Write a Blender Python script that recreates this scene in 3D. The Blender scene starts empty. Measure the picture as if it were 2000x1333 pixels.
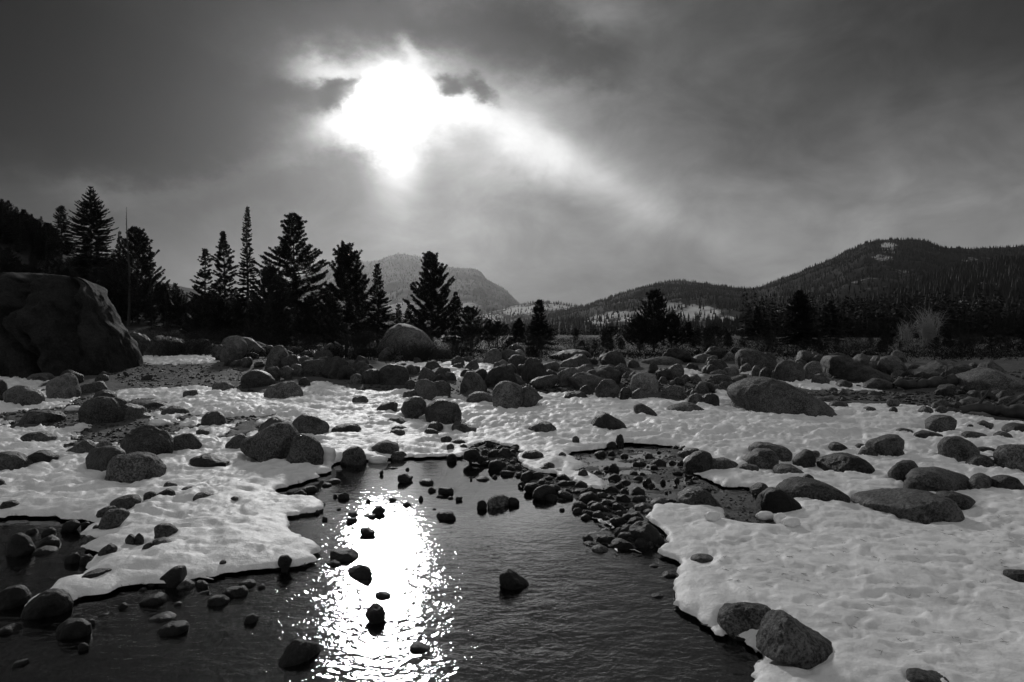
import bpy, math, random
import numpy as np
random.seed(7); rng = np.random.default_rng(11)
S = bpy.context.scene
COL = S.collection
R = math.radians

# ------------------------------------------------------------------ camera
CAMZ = 1.7; F = 1333.3; PITCH = math.atan(16.5 / F)
cam = bpy.data.objects.new('camera', bpy.data.cameras.new('camera')); COL.objects.link(cam)
cam.data.sensor_width = 36; cam.data.lens = 24.0
cam.data.clip_start = 0.05; cam.data.clip_end = 30000
cam.location = (0, 0, CAMZ); cam.rotation_euler = (math.pi / 2 - PITCH, 0, 0)
S.camera = cam
S.render.resolution_x = 1024; S.render.resolution_y = 682

def ray(px, py):
    px = np.asarray(px, float); py = np.asarray(py, float)
    dx = (px - 1000) / F; dz = -(py - 666.5) / F
    c, s = math.cos(PITCH), math.sin(PITCH)
    wy = c + dz * s; wz = dz * c - s
    return dx / wy, wz / wy          # slopes per metre of y

# ------------------------------------------------------------------ light
S.view_settings.view_transform = 'Standard'; S.view_settings.look = 'None'
S.view_settings.gamma = 1.0; S.view_settings.exposure = 0.0; S.view_settings.use_curve_mapping = False
S.cycles.use_denoising = True
S.cycles.max_bounces = 6; S.cycles.diffuse_bounces = 3; S.cycles.glossy_bounces = 3
S.cycles.transmission_bounces = 3; S.cycles.transparent_max_bounces = 8; S.cycles.volume_bounces = 0
S.cycles.sample_clamp_indirect = 4.0
_sx, _sz = ray(748, 195)
SUN_AZ = math.atan(float(_sx)); SUN_EL = math.atan(float(_sz) * math.cos(SUN_AZ))
sun = bpy.data.objects.new('sun', bpy.data.lights.new('sun', 'SUN')); COL.objects.link(sun)
sun.data.energy = 1.3; sun.data.angle = R(5); sun.data.color = (1.0, 0.995, 0.99)
sun.rotation_euler = (math.pi / 2 - SUN_EL, 0, math.pi - SUN_AZ)
sun.location = (0, 0, 60)

# ------------------------------------------------------------------ world: veiled sky with broken cloud
world = bpy.data.worlds.new("World"); S.world = world; world.use_nodes = True
nt = world.node_tree; nt.nodes.clear()
def N(t, **k):
    n = nt.nodes.new(t)
    for a, b in k.items(): setattr(n, a, b)
    return n
def M(op, a, b=None, c=None):
    n = N('ShaderNodeMath', operation=op)
    for i, v in enumerate((a, b, c)):
        if v is None: continue
        if isinstance(v, (int, float)): n.inputs[i].default_value = v
        else: nt.links.new(v, n.inputs[i])
    return n.outputs[0]
def L(a, b): nt.links.new(a, b)
tc = N('ShaderNodeTexCoord'); sep = N('ShaderNodeSeparateXYZ'); L(tc.outputs['Generated'], sep.inputs[0])
az = M('ARCTAN2', sep.outputs[0], sep.outputs[1]); el = M('ARCSINE', M('MINIMUM', M('MAXIMUM', sep.outputs[2], -1.0), 1.0))
P = N('ShaderNodeCombineXYZ'); L(az, P.inputs[0]); L(el, P.inputs[1])
def noise(scale, detail, rough=0.55, dist=0.0, sq=(1, 1, 1)):
    m = N('ShaderNodeMapping'); L(tc.outputs['Generated'], m.inputs[0]); m.inputs['Scale'].default_value = sq
    n = N('ShaderNodeTexNoise'); L(m.outputs[0], n.inputs['Vector'])
    n.inputs['Scale'].default_value = scale; n.inputs['Detail'].default_value = detail
    n.inputs['Roughness'].default_value = rough; n.inputs['Distortion'].default_value = dist
    return n
def warp(base, scale, detail, amt, sq=(1, 1, 1)):
    n = noise(scale, detail, 0.6, 0.0, sq)
    v = N('ShaderNodeVectorMath', operation='SUBTRACT'); L(n.outputs['Color'], v.inputs[0]); v.inputs[1].default_value = (.5, .5, .5)
    w = N('ShaderNodeVectorMath', operation='MULTIPLY'); L(v.outputs[0], w.inputs[0]); w.inputs[1].default_value = (amt, amt, 0)
    a = N('ShaderNodeVectorMath', operation='ADD'); L(base, a.inputs[0]); L(w.outputs[0], a.inputs[1])
    return a.outputs[0]
W1 = warp(P.outputs[0], 4.5, 7, 0.20, (1, 1, 1.5))      # cloud edges
W2 = warp(P.outputs[0], 3.0, 2, 0.045)                  # soft light shafts
def azel(px, py):
    a, b = ray(px, py); a = float(a); b = float(b)
    A = math.atan(a); return A, math.atan(b * math.cos(A))
acc = None
def blob(px, py, rx, ry, rot, amp, soft=True, pw=1.0):
    """an elliptical cloud bank or opening, placed by direction in the sky"""
    global acc
    A, E = azel(px, py)
    m = N('ShaderNodeMapping', vector_type='TEXTURE'); L(W2 if soft else W1, m.inputs[0])
    m.inputs['Location'].default_value = (A, E, 0); m.inputs['Rotation'].default_value = (0, 0, -R(rot))
    m.inputs['Scale'].default_value = (rx / F, ry / F, 1)
    ln = N('ShaderNodeVectorMath', operation='LENGTH'); L(m.outputs[0], ln.inputs[0])
    g = M('EXPONENT', M('MULTIPLY', M('POWER', ln.outputs['Value'], 2.0 * pw), -1.0))
    acc = M('MULTIPLY_ADD', g, amp, acc if acc is not None else 0.0)
blob(190, 165, 400, 165, -4, -1.7, False, 1.9)
blob(180, 150, 620, 260, -4, -1.35)
blob(320, 60, 300, 90, 0, -0.4)
blob(430, 225, 140, 85, 0, -1.3, False)
blob(250, 250, 260, 60, 0, -.8, False)
blob(20, 330, 230, 120, 0, -0.45, False)
blob(60, 440, 360, 130, 0, -0.8)
blob(620, 420, 200, 110, 0, -.22)
blob(745, 185, 135, 100, 0, 1.55, False, 1.0)
blob(790, 225, 250, 130, 5, .75)
blob(980, 240, 240, 80, 10, .2, False)
blob(655, 242, 150, 44, 0, 2.2, False, 1.0)
blob(885, 250, 130, 50, 10, .45, False)
blob(980, 290, 260, 80, 20, .3)
blob(820, 240, 360, 150, 8, 0.85)
blob(1050, 292, 180, 50, 24, .65, False)
blob(1190, 355, 270, 34, 27, 0.45)
blob(1090, 400, 260, 22, 32, -.22)
blob(1330, 430, 330, 26, 30, 0.1)
blob(772, 340, 44, 75, 0, 1.3, True, 1.2)
blob(790, 430, 70, 60, 0, .25)
blob(690, 350, 30, 120, 22, -0.5)
blob(640, 430, 26, 160, 30, .22)
blob(880, 440, 26, 140, -22, .2)
blob(850, 360, 30, 110, -14, -0.35)
blob(595, 112, 90, 44, -5, 2.6, False)
blob(807, 70, 26, 34, 0, 1.6, False)
blob(868, 185, 32, 24, 10, -3.0, False, 1.5)
blob(950, 192, 55, 20, 28, -2.2, False, 1.5)
blob(655, 165, 44, 26, 0, -3.0, False, 1.5)
blob(555, 180, 60, 26, 0, -1.8, False)
blob(740, 22, 320, 48, 3, -1.25, False)
blob(990, 85, 190, 55, 18, -0.9, False)
blob(1180, 130, 120, 40, 10, -0.6, False)
blob(1150, 18, 95, 46, 10, 0.9, False)
blob(1160, 190, 140, 40, 0, 0.55, False)
blob(600, 400, 130, 110, 0, -0.35)
blob(930, 400, 120, 60, 20, -0.15)
blob(400, 315, 200, 30, -12, 0.7, False)
blob(230, 370, 170, 35, -10, 0.5, False)
blob(1500, 280, 300, 60, 12, -0.3)
blob(1950, 40, 480, 190, 0, -0.9)
blob(945, 530, 90, 35, 28, 0.3)
blob(1000, 520, 400, 60, 0, -.18)
blob(800, 105, 120, 40, 0, .6, False)
blob(290, 130, 330, 130, 0, -.55)
blob(200, 120, 60, 30, -20, .5, False)
blob(430, 120, 90, 40, 30, -.5, False)
blob(1310, 430, 170, 60, 20, -.22)
blob(1000, 560, 260, 70, 0, -.1)
blob(1130, 330, 200, 40, 27, .25)
blob(660, 170, 46, 26, 0, -1.6, False, 1.4)
blob(890, 165, 50, 30, 20, -.8, False)
blob(1040, 560, 300, 60, 0, -.1)
blob(640, 290, 80, 30, -10, .5, False)
blob(330, 335, 170, 26, -14, .8, False)
blob(500, 290, 110, 26, -10, .7, False)
blob(140, 370, 130, 24, 4, .5, False)
blob(320, 45, 120, 40, 10, .45, False)
blob(60, 60, 160, 60, 0, -.3, False)

fb = noise(7.0, 8, 0.6, 0.4, (1, 1, 1.7)); acc = M('ADD', acc, M('MULTIPLY', M('SUBTRACT', fb.outputs['Fac'], 0.5), 1.9))
fc = noise(2.2, 4, 0.5, 0.0, (1, 1, 2.0)); acc = M('ADD', acc, M('MULTIPLY', M('SUBTRACT', fc.outputs['Fac'], 0.5), 0.8))
def ramp(src, lo, hi):
    n = N('ShaderNodeMapRange', interpolation_type='SMOOTHSTEP'); L(src, n.inputs['Value'])
    n.inputs['From Min'].default_value = lo; n.inputs['From Max'].default_value = hi
    return n.outputs['Result']
up = ramp(el, R(7), R(27)); acc = M('MULTIPLY_ADD', up, -1.0, acc)
over = ramp(el, R(32), R(62)); acc = M('MULTIPLY_ADD', over, 1.1, acc)
back = ramp(M('ABSOLUTE', az), R(50), R(120)); acc = M('MULTIPLY_ADD', back, 0.5, acc)
cloud = M('MULTIPLY', M('EXPONENT', acc), 0.25)
cloud = M('MULTIPLY', M('SUBTRACT', 1.0, M('EXPONENT', M('MULTIPLY', cloud, -0.92))), 1.14)      # thick cloud only passes so much
_A, _E = azel(748, 195); _m = N('ShaderNodeMapping', vector_type='TEXTURE'); L(W1, _m.inputs[0]); _m.inputs['Location'].default_value = (_A, _E, 0); _m.inputs['Scale'].default_value = (44 / F, 38 / F, 1)
_l = N('ShaderNodeVectorMath', operation='LENGTH'); L(_m.outputs[0], _l.inputs[0])
cloud = M('MULTIPLY_ADD', M('EXPONENT', M('MULTIPLY', M('POWER', _l.outputs['Value'], 2.0), -1.0)), 5.0, cloud)   # the sun itself behind the veil
sky = N('ShaderNodeTexSky', sky_type='NISHITA'); sky.sun_disc = False
sky.sun_elevation = SUN_EL; sky.sun_rotation = SUN_AZ; sky.air_density = 1.0; sky.dust_density = 2.0
bw = N('ShaderNodeRGBToBW'); L(sky.outputs[0], bw.inputs[0])
veil = M('MULTIPLY', bw.outputs[0], 0.05)             # what comes through the overcast
tot = M('ADD', M('MINIMUM', cloud, 9.0), M('MULTIPLY', M('MINIMUM', veil, 1.0), 0.012))
cc = N('ShaderNodeCombineColor'); [L(tot, cc.inputs[i]) for i in range(3)]
bg = N('ShaderNodeBackground'); L(cc.outputs[0], bg.inputs[0]); bg.inputs[1].default_value = 1.0
wo = N('ShaderNodeOutputWorld'); L(bg.outputs[0], wo.inputs[0])
world.cycles.sampling_method = 'MANUAL'; world.cycles.sample_map_resolution = 512

# ------------------------------------------------------------------ helpers
def _h(ix, iy, iz, seed):
    n = (ix.astype(np.int64) * 374761393 + iy.astype(np.int64) * 668265263 + iz.astype(np.int64) * 2147483647 + seed * 1274126177) & 0xffffffff
    n = ((n ^ (n >> 13)) * 1274126177) & 0xffffffff
    n = n ^ (n >> 16)
    return (n & 0xffff) / 65535.0 * 2 - 1
def vnoise(x, y, z=None, seed=0):
    x = np.asarray(x, float); y = np.asarray(y, float)
    z = np.zeros_like(x) if z is None else np.asarray(z, float)
    x0, y0, z0 = np.floor(x), np.floor(y), np.floor(z)
    fx, fy, fz = x - x0, y - y0, z - z0
    ux, uy, uz = fx * fx * (3 - 2 * fx), fy * fy * (3 - 2 * fy), fz * fz * (3 - 2 * fz)
    x0 = x0.astype(int); y0 = y0.astype(int); z0 = z0.astype(int)
    def c(a, b, d): return _h(x0 + a, y0 + b, z0 + d, seed)
    def pl(d):
        a = c(0, 0, d) * (1 - ux) + c(1, 0, d) * ux
        b = c(0, 1, d) * (1 - ux) + c(1, 1, d) * ux
        return a * (1 - uy) + b * uy
    if not z.any(): return pl(0)
    return pl(0) * (1 - uz) + pl(1) * uz
def fbm(x, y, z=None, oct=4, seed=0, gain=.5):
    s = 0; a = 1; t = 0
    for i in range(oct):
        k = 2.03 ** i
        s = s + a * vnoise(x * k + 17.3 * i, y * k - 9.1 * i, None if z is None else z * k + 5.7 * i, seed + i); t += a; a *= gain
    return s / t
def sst(x, a=0., b=1.):
    t = np.clip((x - a) / (b - a), 0, 1); return t * t * (3 - 2 * t)

def mk(name, V, FA, mat, parent=None, smooth=True):
    """one mesh object from arrays; FA is a list of (n,k) index arrays"""
    me = bpy.data.meshes.new(name)
    V = np.asarray(V, np.float32); FA = [np.asarray(f, np.int32) for f in FA if len(f)]
    me.vertices.add(len(V)); me.vertices.foreach_set('co', V.ravel())
    li = np.concatenate([f.ravel() for f in FA]); tot = np.concatenate([np.full(len(f), f.shape[1], np.int32) for f in FA])
    me.loops.add(len(li)); me.loops.foreach_set('vertex_index', li)
    me.polygons.add(len(tot)); st = np.concatenate([[0], np.cumsum(tot)[:-1]]).astype(np.int32)
    me.polygons.foreach_set('loop_start', st); me.polygons.foreach_set('loop_total', tot)
    me.update(calc_edges=True)
    me.polygons.foreach_set('use_smooth', np.full(len(tot), smooth)); me.update()
    if mat: me.materials.append(mat)
    o = bpy.data.objects.new(name, me); COL.objects.link(o)
    if parent: o.parent = parent
    return o
def empty(name, loc, rz=0):
    o = bpy.data.objects.new(name, None); COL.objects.link(o); o.location = loc; o.rotation_euler = (0, 0, rz)
    o.empty_display_size = .3; return o
def tag(o, label=None, cat=None, group=None, kind=None):
    if label: o['label'] = label
    if cat: o['category'] = cat
    if group: o['group'] = group
    if kind: o['kind'] = kind
    return o
class MB:
    def __init__(s): s.V = []; s.F = []; s.n = 0
    def add(s, V, F):
        V = np.asarray(V, float); F = np.asarray(F, int); s.V.append(V); s.F.append(F + s.n); s.n += len(V)
    def tube(s, pts, rad, k=6):
        pts = np.asarray(pts, float); m = len(pts); rad = np.broadcast_to(rad, (m,))
        T = np.gradient(pts, axis=0); T /= np.linalg.norm(T, axis=1)[:, None] + 1e-9
        ref = np.array([0.31, 0.2, .93]) if abs(T[0, 2]) < .8 else np.array([1., .1, 0])
        A = np.cross(T, ref); A /= np.linalg.norm(A, axis=1)[:, None] + 1e-9; B = np.cross(T, A)
        a = np.arange(k) * 2 * math.pi / k
        V = pts[:, None] + rad[:, None, None] * (np.cos(a)[None, :, None] * A[:, None] + np.sin(a)[None, :, None] * B[:, None])
        i = np.arange(m - 1)[:, None] * k; j = np.arange(k)[None]; j2 = (j + 1) % k
        Fq = np.stack([i + j, i + j2, i + k + j2, i + k + j], -1).reshape(-1, 4)
        s.add(V.reshape(-1, 3), Fq)
    def build(s, name, mat, parent=None, smooth=True):
        V = np.concatenate(s.V); by = {}
        for f in s.F: by.setdefault(f.shape[1], []).append(f)
        return mk(name, V, [np.concatenate(v) for v in by.values()], mat, parent, smooth)

# ------------------------------------------------------------------ materials
def mat_new(name):
    m = bpy.data.materials.new(name); m.use_nodes = True; t = m.node_tree
    b = t.nodes['Principled BSDF']; return m, t, b
def rock_mat(name, lo, hi, rough, spec_amt=.6, bump=.35, scale=9., patch=.5, var=.5):
    m, t, b = mat_new(name); n = t.nodes; l = t.links
    tcn = n.new('ShaderNodeTexCoord'); oi = n.new('ShaderNodeObjectInfo')
    off = n.new('ShaderNodeVectorMath'); off.operation = 'MULTIPLY_ADD'
    cb = n.new('ShaderNodeCombineXYZ'); [l.new(oi.outputs['Random'], cb.inputs[i]) for i in range(3)]
    l.new(cb.outputs[0], off.inputs[0]); off.inputs[1].default_value = (37, 91, 53); l.new(tcn.outputs['Object'], off.inputs[2])
    def nz(sc, det, ro, di=0):
        k = n.new('ShaderNodeTexNoise'); l.new(off.outputs[0], k.inputs['Vector']); k.inputs['Scale'].default_value = sc
        k.inputs['Detail'].default_value = det; k.inputs['Roughness'].default_value = ro; k.inputs['Distortion'].default_value = di; return k
    big = nz(scale * .28, 6, .65, 1.2); mid = nz(scale, 8, .7, .5); fine = nz(scale * 5, 5, .85)
    mx = n.new('ShaderNodeMath'); mx.operation = 'MULTIPLY_ADD'; l.new(big.outputs['Fac'], mx.inputs[0]); mx.inputs[1].default_value = patch
    sm = n.new('ShaderNodeMath'); sm.operation = 'MULTIPLY'; l.new(mid.outputs['Fac'], sm.inputs[0]); sm.inputs[1].default_value = 1 - patch
    l.new(sm.outputs[0], mx.inputs[2])
    sp = n.new('ShaderNodeMath'); sp.operation = 'MULTIPLY_ADD'; l.new(fine.outputs['Fac'], sp.inputs[0]); sp.inputs[1].default_value = spec_amt; sp.inputs[2].default_value = -spec_amt / 2
    ad = n.new('ShaderNodeMath'); l.new(mx.outputs[0], ad.inputs[0]); l.new(sp.outputs[0], ad.inputs[1])
    cr = n.new('ShaderNodeValToRGB'); l.new(ad.outputs[0], cr.inputs[0])
    cr.color_ramp.elements[0].position = .38; cr.color_ramp.elements[0].color = (lo, lo, lo, 1)
    cr.color_ramp.elements[1].position = .66; cr.color_ramp.elements[1].color = (hi, hi, hi, 1)
    e = cr.color_ramp.elements.new(.5); q = (lo * .55 + hi * .45) * .9; e.color = (q, q, q, 1)
    vr = n.new('ShaderNodeMapRange'); l.new(oi.outputs['Random'], vr.inputs[0]); vr.inputs[3].default_value = 1 - var; vr.inputs[4].default_value = 1 + var
    mu = n.new('ShaderNodeVectorMath'); mu.operation = 'SCALE'; l.new(cr.outputs[0], mu.inputs[0]); l.new(vr.outputs[0], mu.inputs['Scale'])
    l.new(mu.outputs[0], b.inputs['Base Color'])
    rr = n.new('ShaderNodeMapRange'); l.new(mid.outputs['Fac'], rr.inputs[0]); rr.inputs[3].default_value = max(rough - .15, .08); rr.inputs[4].default_value = min(rough + .2, 1); l.new(rr.outputs[0], b.inputs['Roughness'])
    b1 = n.new('ShaderNodeBump'); b1.inputs['Strength'].default_value = bump; b1.inputs['Distance'].default_value = .10; l.new(mid.outputs['Fac'], b1.inputs['Height'])
    b2 = n.new('ShaderNodeBump'); b2.inputs['Strength'].default_value = bump * .8; b2.inputs['Distance'].default_value = .02; l.new(fine.outputs['Fac'], b2.inputs['Height']); l.new(b1.outputs[0], b2.inputs['Normal'])
    b.inputs['Specular IOR Level'].default_value = .3 if name == 'rock_wet' else .25
    l.new(b2.outputs[0], b.inputs['Normal'])
    return m
MAT = {}
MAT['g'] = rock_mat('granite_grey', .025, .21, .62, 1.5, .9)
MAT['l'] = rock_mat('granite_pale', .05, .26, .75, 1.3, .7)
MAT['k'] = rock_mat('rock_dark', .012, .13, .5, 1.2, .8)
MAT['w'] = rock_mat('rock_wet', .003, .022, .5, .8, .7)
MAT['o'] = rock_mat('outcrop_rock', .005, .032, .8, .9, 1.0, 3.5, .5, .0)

def plain(name, c, rough=.8, nscale=None, var=.5, bump=0, bd=.01):
    m, t, b = mat_new(name); b.inputs['Roughness'].default_value = rough
    b.inputs['Base Color'].default_value = (c, c, c, 1)
    if nscale:
        n = t.nodes; tcn = n.new('ShaderNodeTexCoord'); k = n.new('ShaderNodeTexNoise'); t.links.new(tcn.outputs['Object'], k.inputs['Vector'])
        k.inputs['Scale'].default_value = nscale; k.inputs['Detail'].default_value = 5
        cr = n.new('ShaderNodeValToRGB'); a, z = c * (1 - var), c * (1 + var)
        cr.color_ramp.elements[0].position = .3; cr.color_ramp.elements[1].position = .7
        cr.color_ramp.elements[0].color = (a, a, a, 1); cr.color_ramp.elements[1].color = (z, z, z, 1)
        t.links.new(k.outputs['Fac'], cr.inputs[0]); t.links.new(cr.outputs[0], b.inputs['Base Color'])
        if bump:
            bp = n.new('ShaderNodeBump'); bp.inputs['Strength'].default_value = bump; bp.inputs['Distance'].default_value = bd
            t.links.new(k.outputs['Fac'], bp.inputs['Height']); t.links.new(bp.outputs[0], b.inputs['Normal'])
    return m
MAT['bark'] = plain('bark', .035, .9, 14, .5, .5, .02)
MAT['needle'] = plain('needles', .02, .6, 1.3, .5)
MAT['needle_pale'] = plain('needles_pale', .032, .6, 1.3, .4)
MAT['far_tree'] = plain('far_needles', .022, .8)
MAT['twig'] = plain('twig_dark', .022, .8)
MAT['scrub'] = plain('scrub', .012, .95)
MAT['twig_pale'] = plain('twig_pale', .30, .8)
MAT['log'] = plain('weathered_log', .03, .75, 7, .6, .6, .03)
MAT['litter'] = plain('dry_needles', .05, .9)
for k in ('needle', 'needle_pale', 'far_tree', 'scrub', 'twig'): MAT[k].node_tree.nodes['Principled BSDF'].inputs['Specular IOR Level'].default_value = .2

# snow
m, t, b = mat_new('snow'); n = t.nodes; l = t.links
b.inputs['Roughness'].default_value = .55; b.inputs['Specular IOR Level'].default_value = .35
tcn = n.new('ShaderNodeTexCoord')
def nz(sc, det, ro=.6, di=0):
    k = n.new('ShaderNodeTexNoise'); l.new(tcn.outputs['Object'], k.inputs['Vector']); k.inputs['Scale'].default_value = sc
    k.inputs['Detail'].default_value = det; k.inputs['Roughness'].default_value = ro; k.inputs['Distortion'].default_value = di; return k
a = nz(2.6, 7, .7, .8); f1 = nz(14, 6, .65); f2 = nz(90, 3, .7)
cr = n.new('ShaderNodeValToRGB'); l.new(a.outputs['Fac'], cr.inputs[0])
cr.color_ramp.elements[0].position = .3; cr.color_ramp.elements[0].color = (.64, .64, .64, 1)
cr.color_ramp.elements[1].position = .62; cr.color_ramp.elements[1].color = (.93, .93, .93, 1)
l.new(cr.outputs[0], b.inputs['Base Color'])
b1 = n.new('ShaderNodeBump'); b1.inputs['Strength'].default_value = .5; b1.inputs['Distance'].default_value = .03; l.new(f1.outputs['Fac'], b1.inputs['Height'])
b2 = n.new('ShaderNodeBump'); b2.inputs['Strength'].default_value = .4; b2.inputs['Distance'].default_value = .004; l.new(f2.outputs['Fac'], b2.inputs['Height']); l.new(b1.outputs[0], b2.inputs['Normal'])
l.new(b2.outputs[0], b.inputs['Normal'])
MAT['snow'] = m
# ground
m, t, b = mat_new('gravel_ground'); n = t.nodes; l = t.links
tcn = n.new('ShaderNodeTexCoord'); b.inputs['Roughness'].default_value = .8
a = nz(.7, 6, .6); f1 = nz(35, 5, .7); f2 = n.new('ShaderNodeTexVoronoi'); l.new(tcn.outputs['Object'], f2.inputs['Vector']); f2.inputs['Scale'].default_value = 30
ad = n.new('ShaderNodeMath'); ad.operation = 'MULTIPLY_ADD'; l.new(a.outputs['Fac'], ad.inputs[0]); ad.inputs[1].default_value = .5
h2 = n.new('ShaderNodeMath'); h2.operation = 'MULTIPLY'; l.new(f1.outputs['Fac'], h2.inputs[0]); h2.inputs[1].default_value = .5; l.new(h2.outputs[0], ad.inputs[2])
cr = n.new('ShaderNodeValToRGB'); l.new(ad.outputs[0], cr.inputs[0])
cr.color_ramp.elements[0].position = .3; cr.color_ramp.elements[0].color = (.02, .02, .02, 1)
cr.color_ramp.elements[1].position = .68; cr.color_ramp.elements[1].color = (.09, .09, .09, 1)
sxg = n.new('ShaderNodeSeparateXYZ'); l.new(tcn.outputs['Object'], sxg.inputs[0]); hg = n.new('ShaderNodeMath'); hg.operation = 'MULTIPLY_ADD'; l.new(a.outputs['Fac'], hg.inputs[0]); hg.inputs[1].default_value = 14; l.new(sxg.outputs[1], hg.inputs[2])
hm_ = n.new('ShaderNodeMapRange'); l.new(hg.outputs[0], hm_.inputs[0]); hm_.inputs[1].default_value = 34; hm_.inputs[2].default_value = 44      # heath takes over from gravel
mg = n.new('ShaderNodeMix'); mg.data_type = 'RGBA'; l.new(hm_.outputs[0], mg.inputs[0]); l.new(cr.outputs[0], mg.inputs[6]); mg.inputs[7].default_value = (.016, .016, .016, 1)
l.new(mg.outputs[2], b.inputs['Base Color'])
b1 = n.new('ShaderNodeBump'); b1.inputs['Strength'].default_value = .8; b1.inputs['Distance'].default_value = .02; l.new(f1.outputs['Fac'], b1.inputs['Height'])
b2 = n.new('ShaderNodeBump'); b2.inputs['Strength'].default_value = .6; b2.inputs['Distance'].default_value = .012; b2.invert = True; l.new(f2.outputs['Distance'], b2.inputs['Height']); l.new(b1.outputs[0], b2.inputs['Normal'])
l.new(b2.outputs[0], b.inputs['Normal'])
MAT['ground'] = m
# water: mirror by fresnel over a dark see-through bed
m = bpy.data.materials.new('stream_water'); m.use_nodes = True; t = m.node_tree; n = t.nodes; l = t.links; n.clear()
tcn = n.new('ShaderNodeTexCoord'); mp = n.new('ShaderNodeMapping'); l.new(tcn.outputs['Object'], mp.inputs[0]); mp.inputs['Scale'].default_value = (.8, 1.25, 1); mp.inputs['Rotation'].default_value = (0, 0, R(12))
def nzw(sc, det, ro=.5, di=0):
    k = n.new('ShaderNodeTexNoise'); l.new(mp.outputs[0], k.inputs['Vector']); k.inputs['Scale'].default_value = sc
    k.inputs['Detail'].default_value = det; k.inputs['Roughness'].default_value = ro; k.inputs['Distortion'].default_value = di; return k
r1 = nzw(13, 3, .5, .8); r2 = nzw(3.2, 3, .5, .4); r3 = nzw(42, 2, .5, .3); pt = nzw(.45, 3)
sx = n.new('ShaderNodeSeparateXYZ'); l.new(tcn.outputs['Object'], sx.inputs[0])
mr = n.new('ShaderNodeMapRange'); mr.interpolation_type = 'SMOOTHSTEP'; l.new(sx.outputs[1], mr.inputs[0])     # quick riffle near, still pool beyond
mr.inputs[1].default_value = 3.2; mr.inputs[2].default_value = 7.2; mr.inputs[3].default_value = .58; mr.inputs[4].default_value = .07
mp2 = n.new('ShaderNodeMapRange'); l.new(pt.outputs['Fac'], mp2.inputs[0]); mp2.inputs[1].default_value = .3; mp2.inputs[2].default_value = .7; mp2.inputs[3].default_value = .55; mp2.inputs[4].default_value = 1.15
st = n.new('ShaderNodeMath'); st.operation = 'MULTIPLY'; l.new(mr.outputs[0], st.inputs[0]); l.new(mp2.outputs[0], st.inputs[1])
prev = None
for src, dist in ((r2, .030), (r1, .016), (r3, .003)):
    bp = n.new('ShaderNodeBump'); bp.inputs['Distance'].default_value = dist; l.new(st.outputs[0], bp.inputs['Strength']); l.new(src.outputs['Fac'], bp.inputs['Height'])
    if prev: l.new(prev.outputs[0], bp.inputs['Normal'])
    prev = bp
fr = n.new('ShaderNodeFresnel'); fr.inputs[0].default_value = 1.85; l.new(prev.outputs[0], fr.inputs['Normal'])
gl = n.new('ShaderNodeBsdfGlossy'); gl.inputs['Roughness'].default_value = .035; gl.inputs['Color'].default_value = (1, 1, 1, 1); l.new(prev.outputs[0], gl.inputs['Normal'])
tr = n.new('ShaderNodeBsdfTransparent'); tr.inputs[0].default_value = (.42, .42, .42, 1)
mx = n.new('ShaderNodeMixShader'); l.new(fr.outputs[0], mx.inputs[0]); l.new(tr.outputs[0], mx.inputs[1]); l.new(gl.outputs[0], mx.inputs[2])
oo = n.new('ShaderNodeOutputMaterial'); l.new(mx.outputs[0], oo.inputs[0])
MAT['water'] = m

# ------------------------------------------------------------------ the lie of the land
def G0(x, y):
    """smooth bank level before the stream cuts into it (water = 0)"""
    return .012 + .42 * sst(np.asarray(y, float), 8.5, 24) + .25 * sst(np.asarray(y, float), 24, 60) + .26 * np.exp(-((np.asarray(y, float) - 25.5) / 4.2) ** 2)
def hit(px, py, zf):
    a, b = ray(px, py); y = np.full(np.shape(a), 12.0)
    for i in range(14):
        z = zf(a * y, y); y = .35 * y + .65 * np.clip((z - CAMZ) / np.minimum(b, -.004), .8, 400)
    return a * y, y
def C(reg, pts):
    x0, y0, s = REG[reg]; return [(x0 + s * a, y0 + s * b) for a, b in pts]
REG = {1: (0, 340, .315), 2: (450, 380, .285), 3: (900, 540, .25), 4: (1350, 440, .325), 5: (0, 700, .27), 6: (450, 720, .2551),
       7: (900, 780, .27), 8: (1350, 760, .325), 9: (0, 980, .2648), 10: (450, 980, .2648), 11: (900, 980, .2648), 12: (1300, 980, .35), 0: (0, 0, 1)}
EDGE = [(450,1126),(537,1112),(598,1107),(619,1094),(625,1075),(593,1065),(564,1033),(562,1011),(613,1002),(631,996),(626,983),(598,974),(552,973),(539,967),(557,952),(603,939),(649,919),(662,907),(715,900),(754,897),(794,896),(871,893)]
SPITE = [(905,893),(935,907),(954,915),(992,931),(1016,937),(1013,947),(1040,969),(1062,980),(1121,980),(1116,993),(1132,1010),(1181,1018),(1210,1034),(1143,1047),(1135,1063),(1186,1074),(1283,1080)]
WATER = [(-900,1025),(-53,1017),(34,1011),(106,1012),(164,1020),(180,1025),(159,1038),(162,1051),(185,1057),(164,1067),(148,1073),(170,1078),(183,1086),(167,1099),(164,1112),(164,1131),(111,1149),(48,1189),(138,1187),(170,1168),(230,1149),(310,1142),(392,1131)] + EDGE + SPITE + \
        [(1318,1099),(1324,1112),(1324,1176),(1334,1192),(1374,1213),(1405,1239),(1485,1281),(1471,1333),(1460,1365),(1400,1700),(1400,3600),(-2400,3600)]
PUDDLE = [(1111,884),(1170,880),(1194,873),(1219,866),(1264,868),(1321,874),(1345,883),(1337,915),(1370,934),(1400,942),(1415,955),(1447,952),(1486,955),(1506,988),(1512,1007),(1519,1026),(1506,1033),(1454,1028),(1412,1020),(1404,1000),(1350,989),(1310,988),(1273,993),(1262,1015),(1232,1023),(1181,990),(1186,939),(1157,928),(1130,923),(1143,907),(1116,893)]
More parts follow.
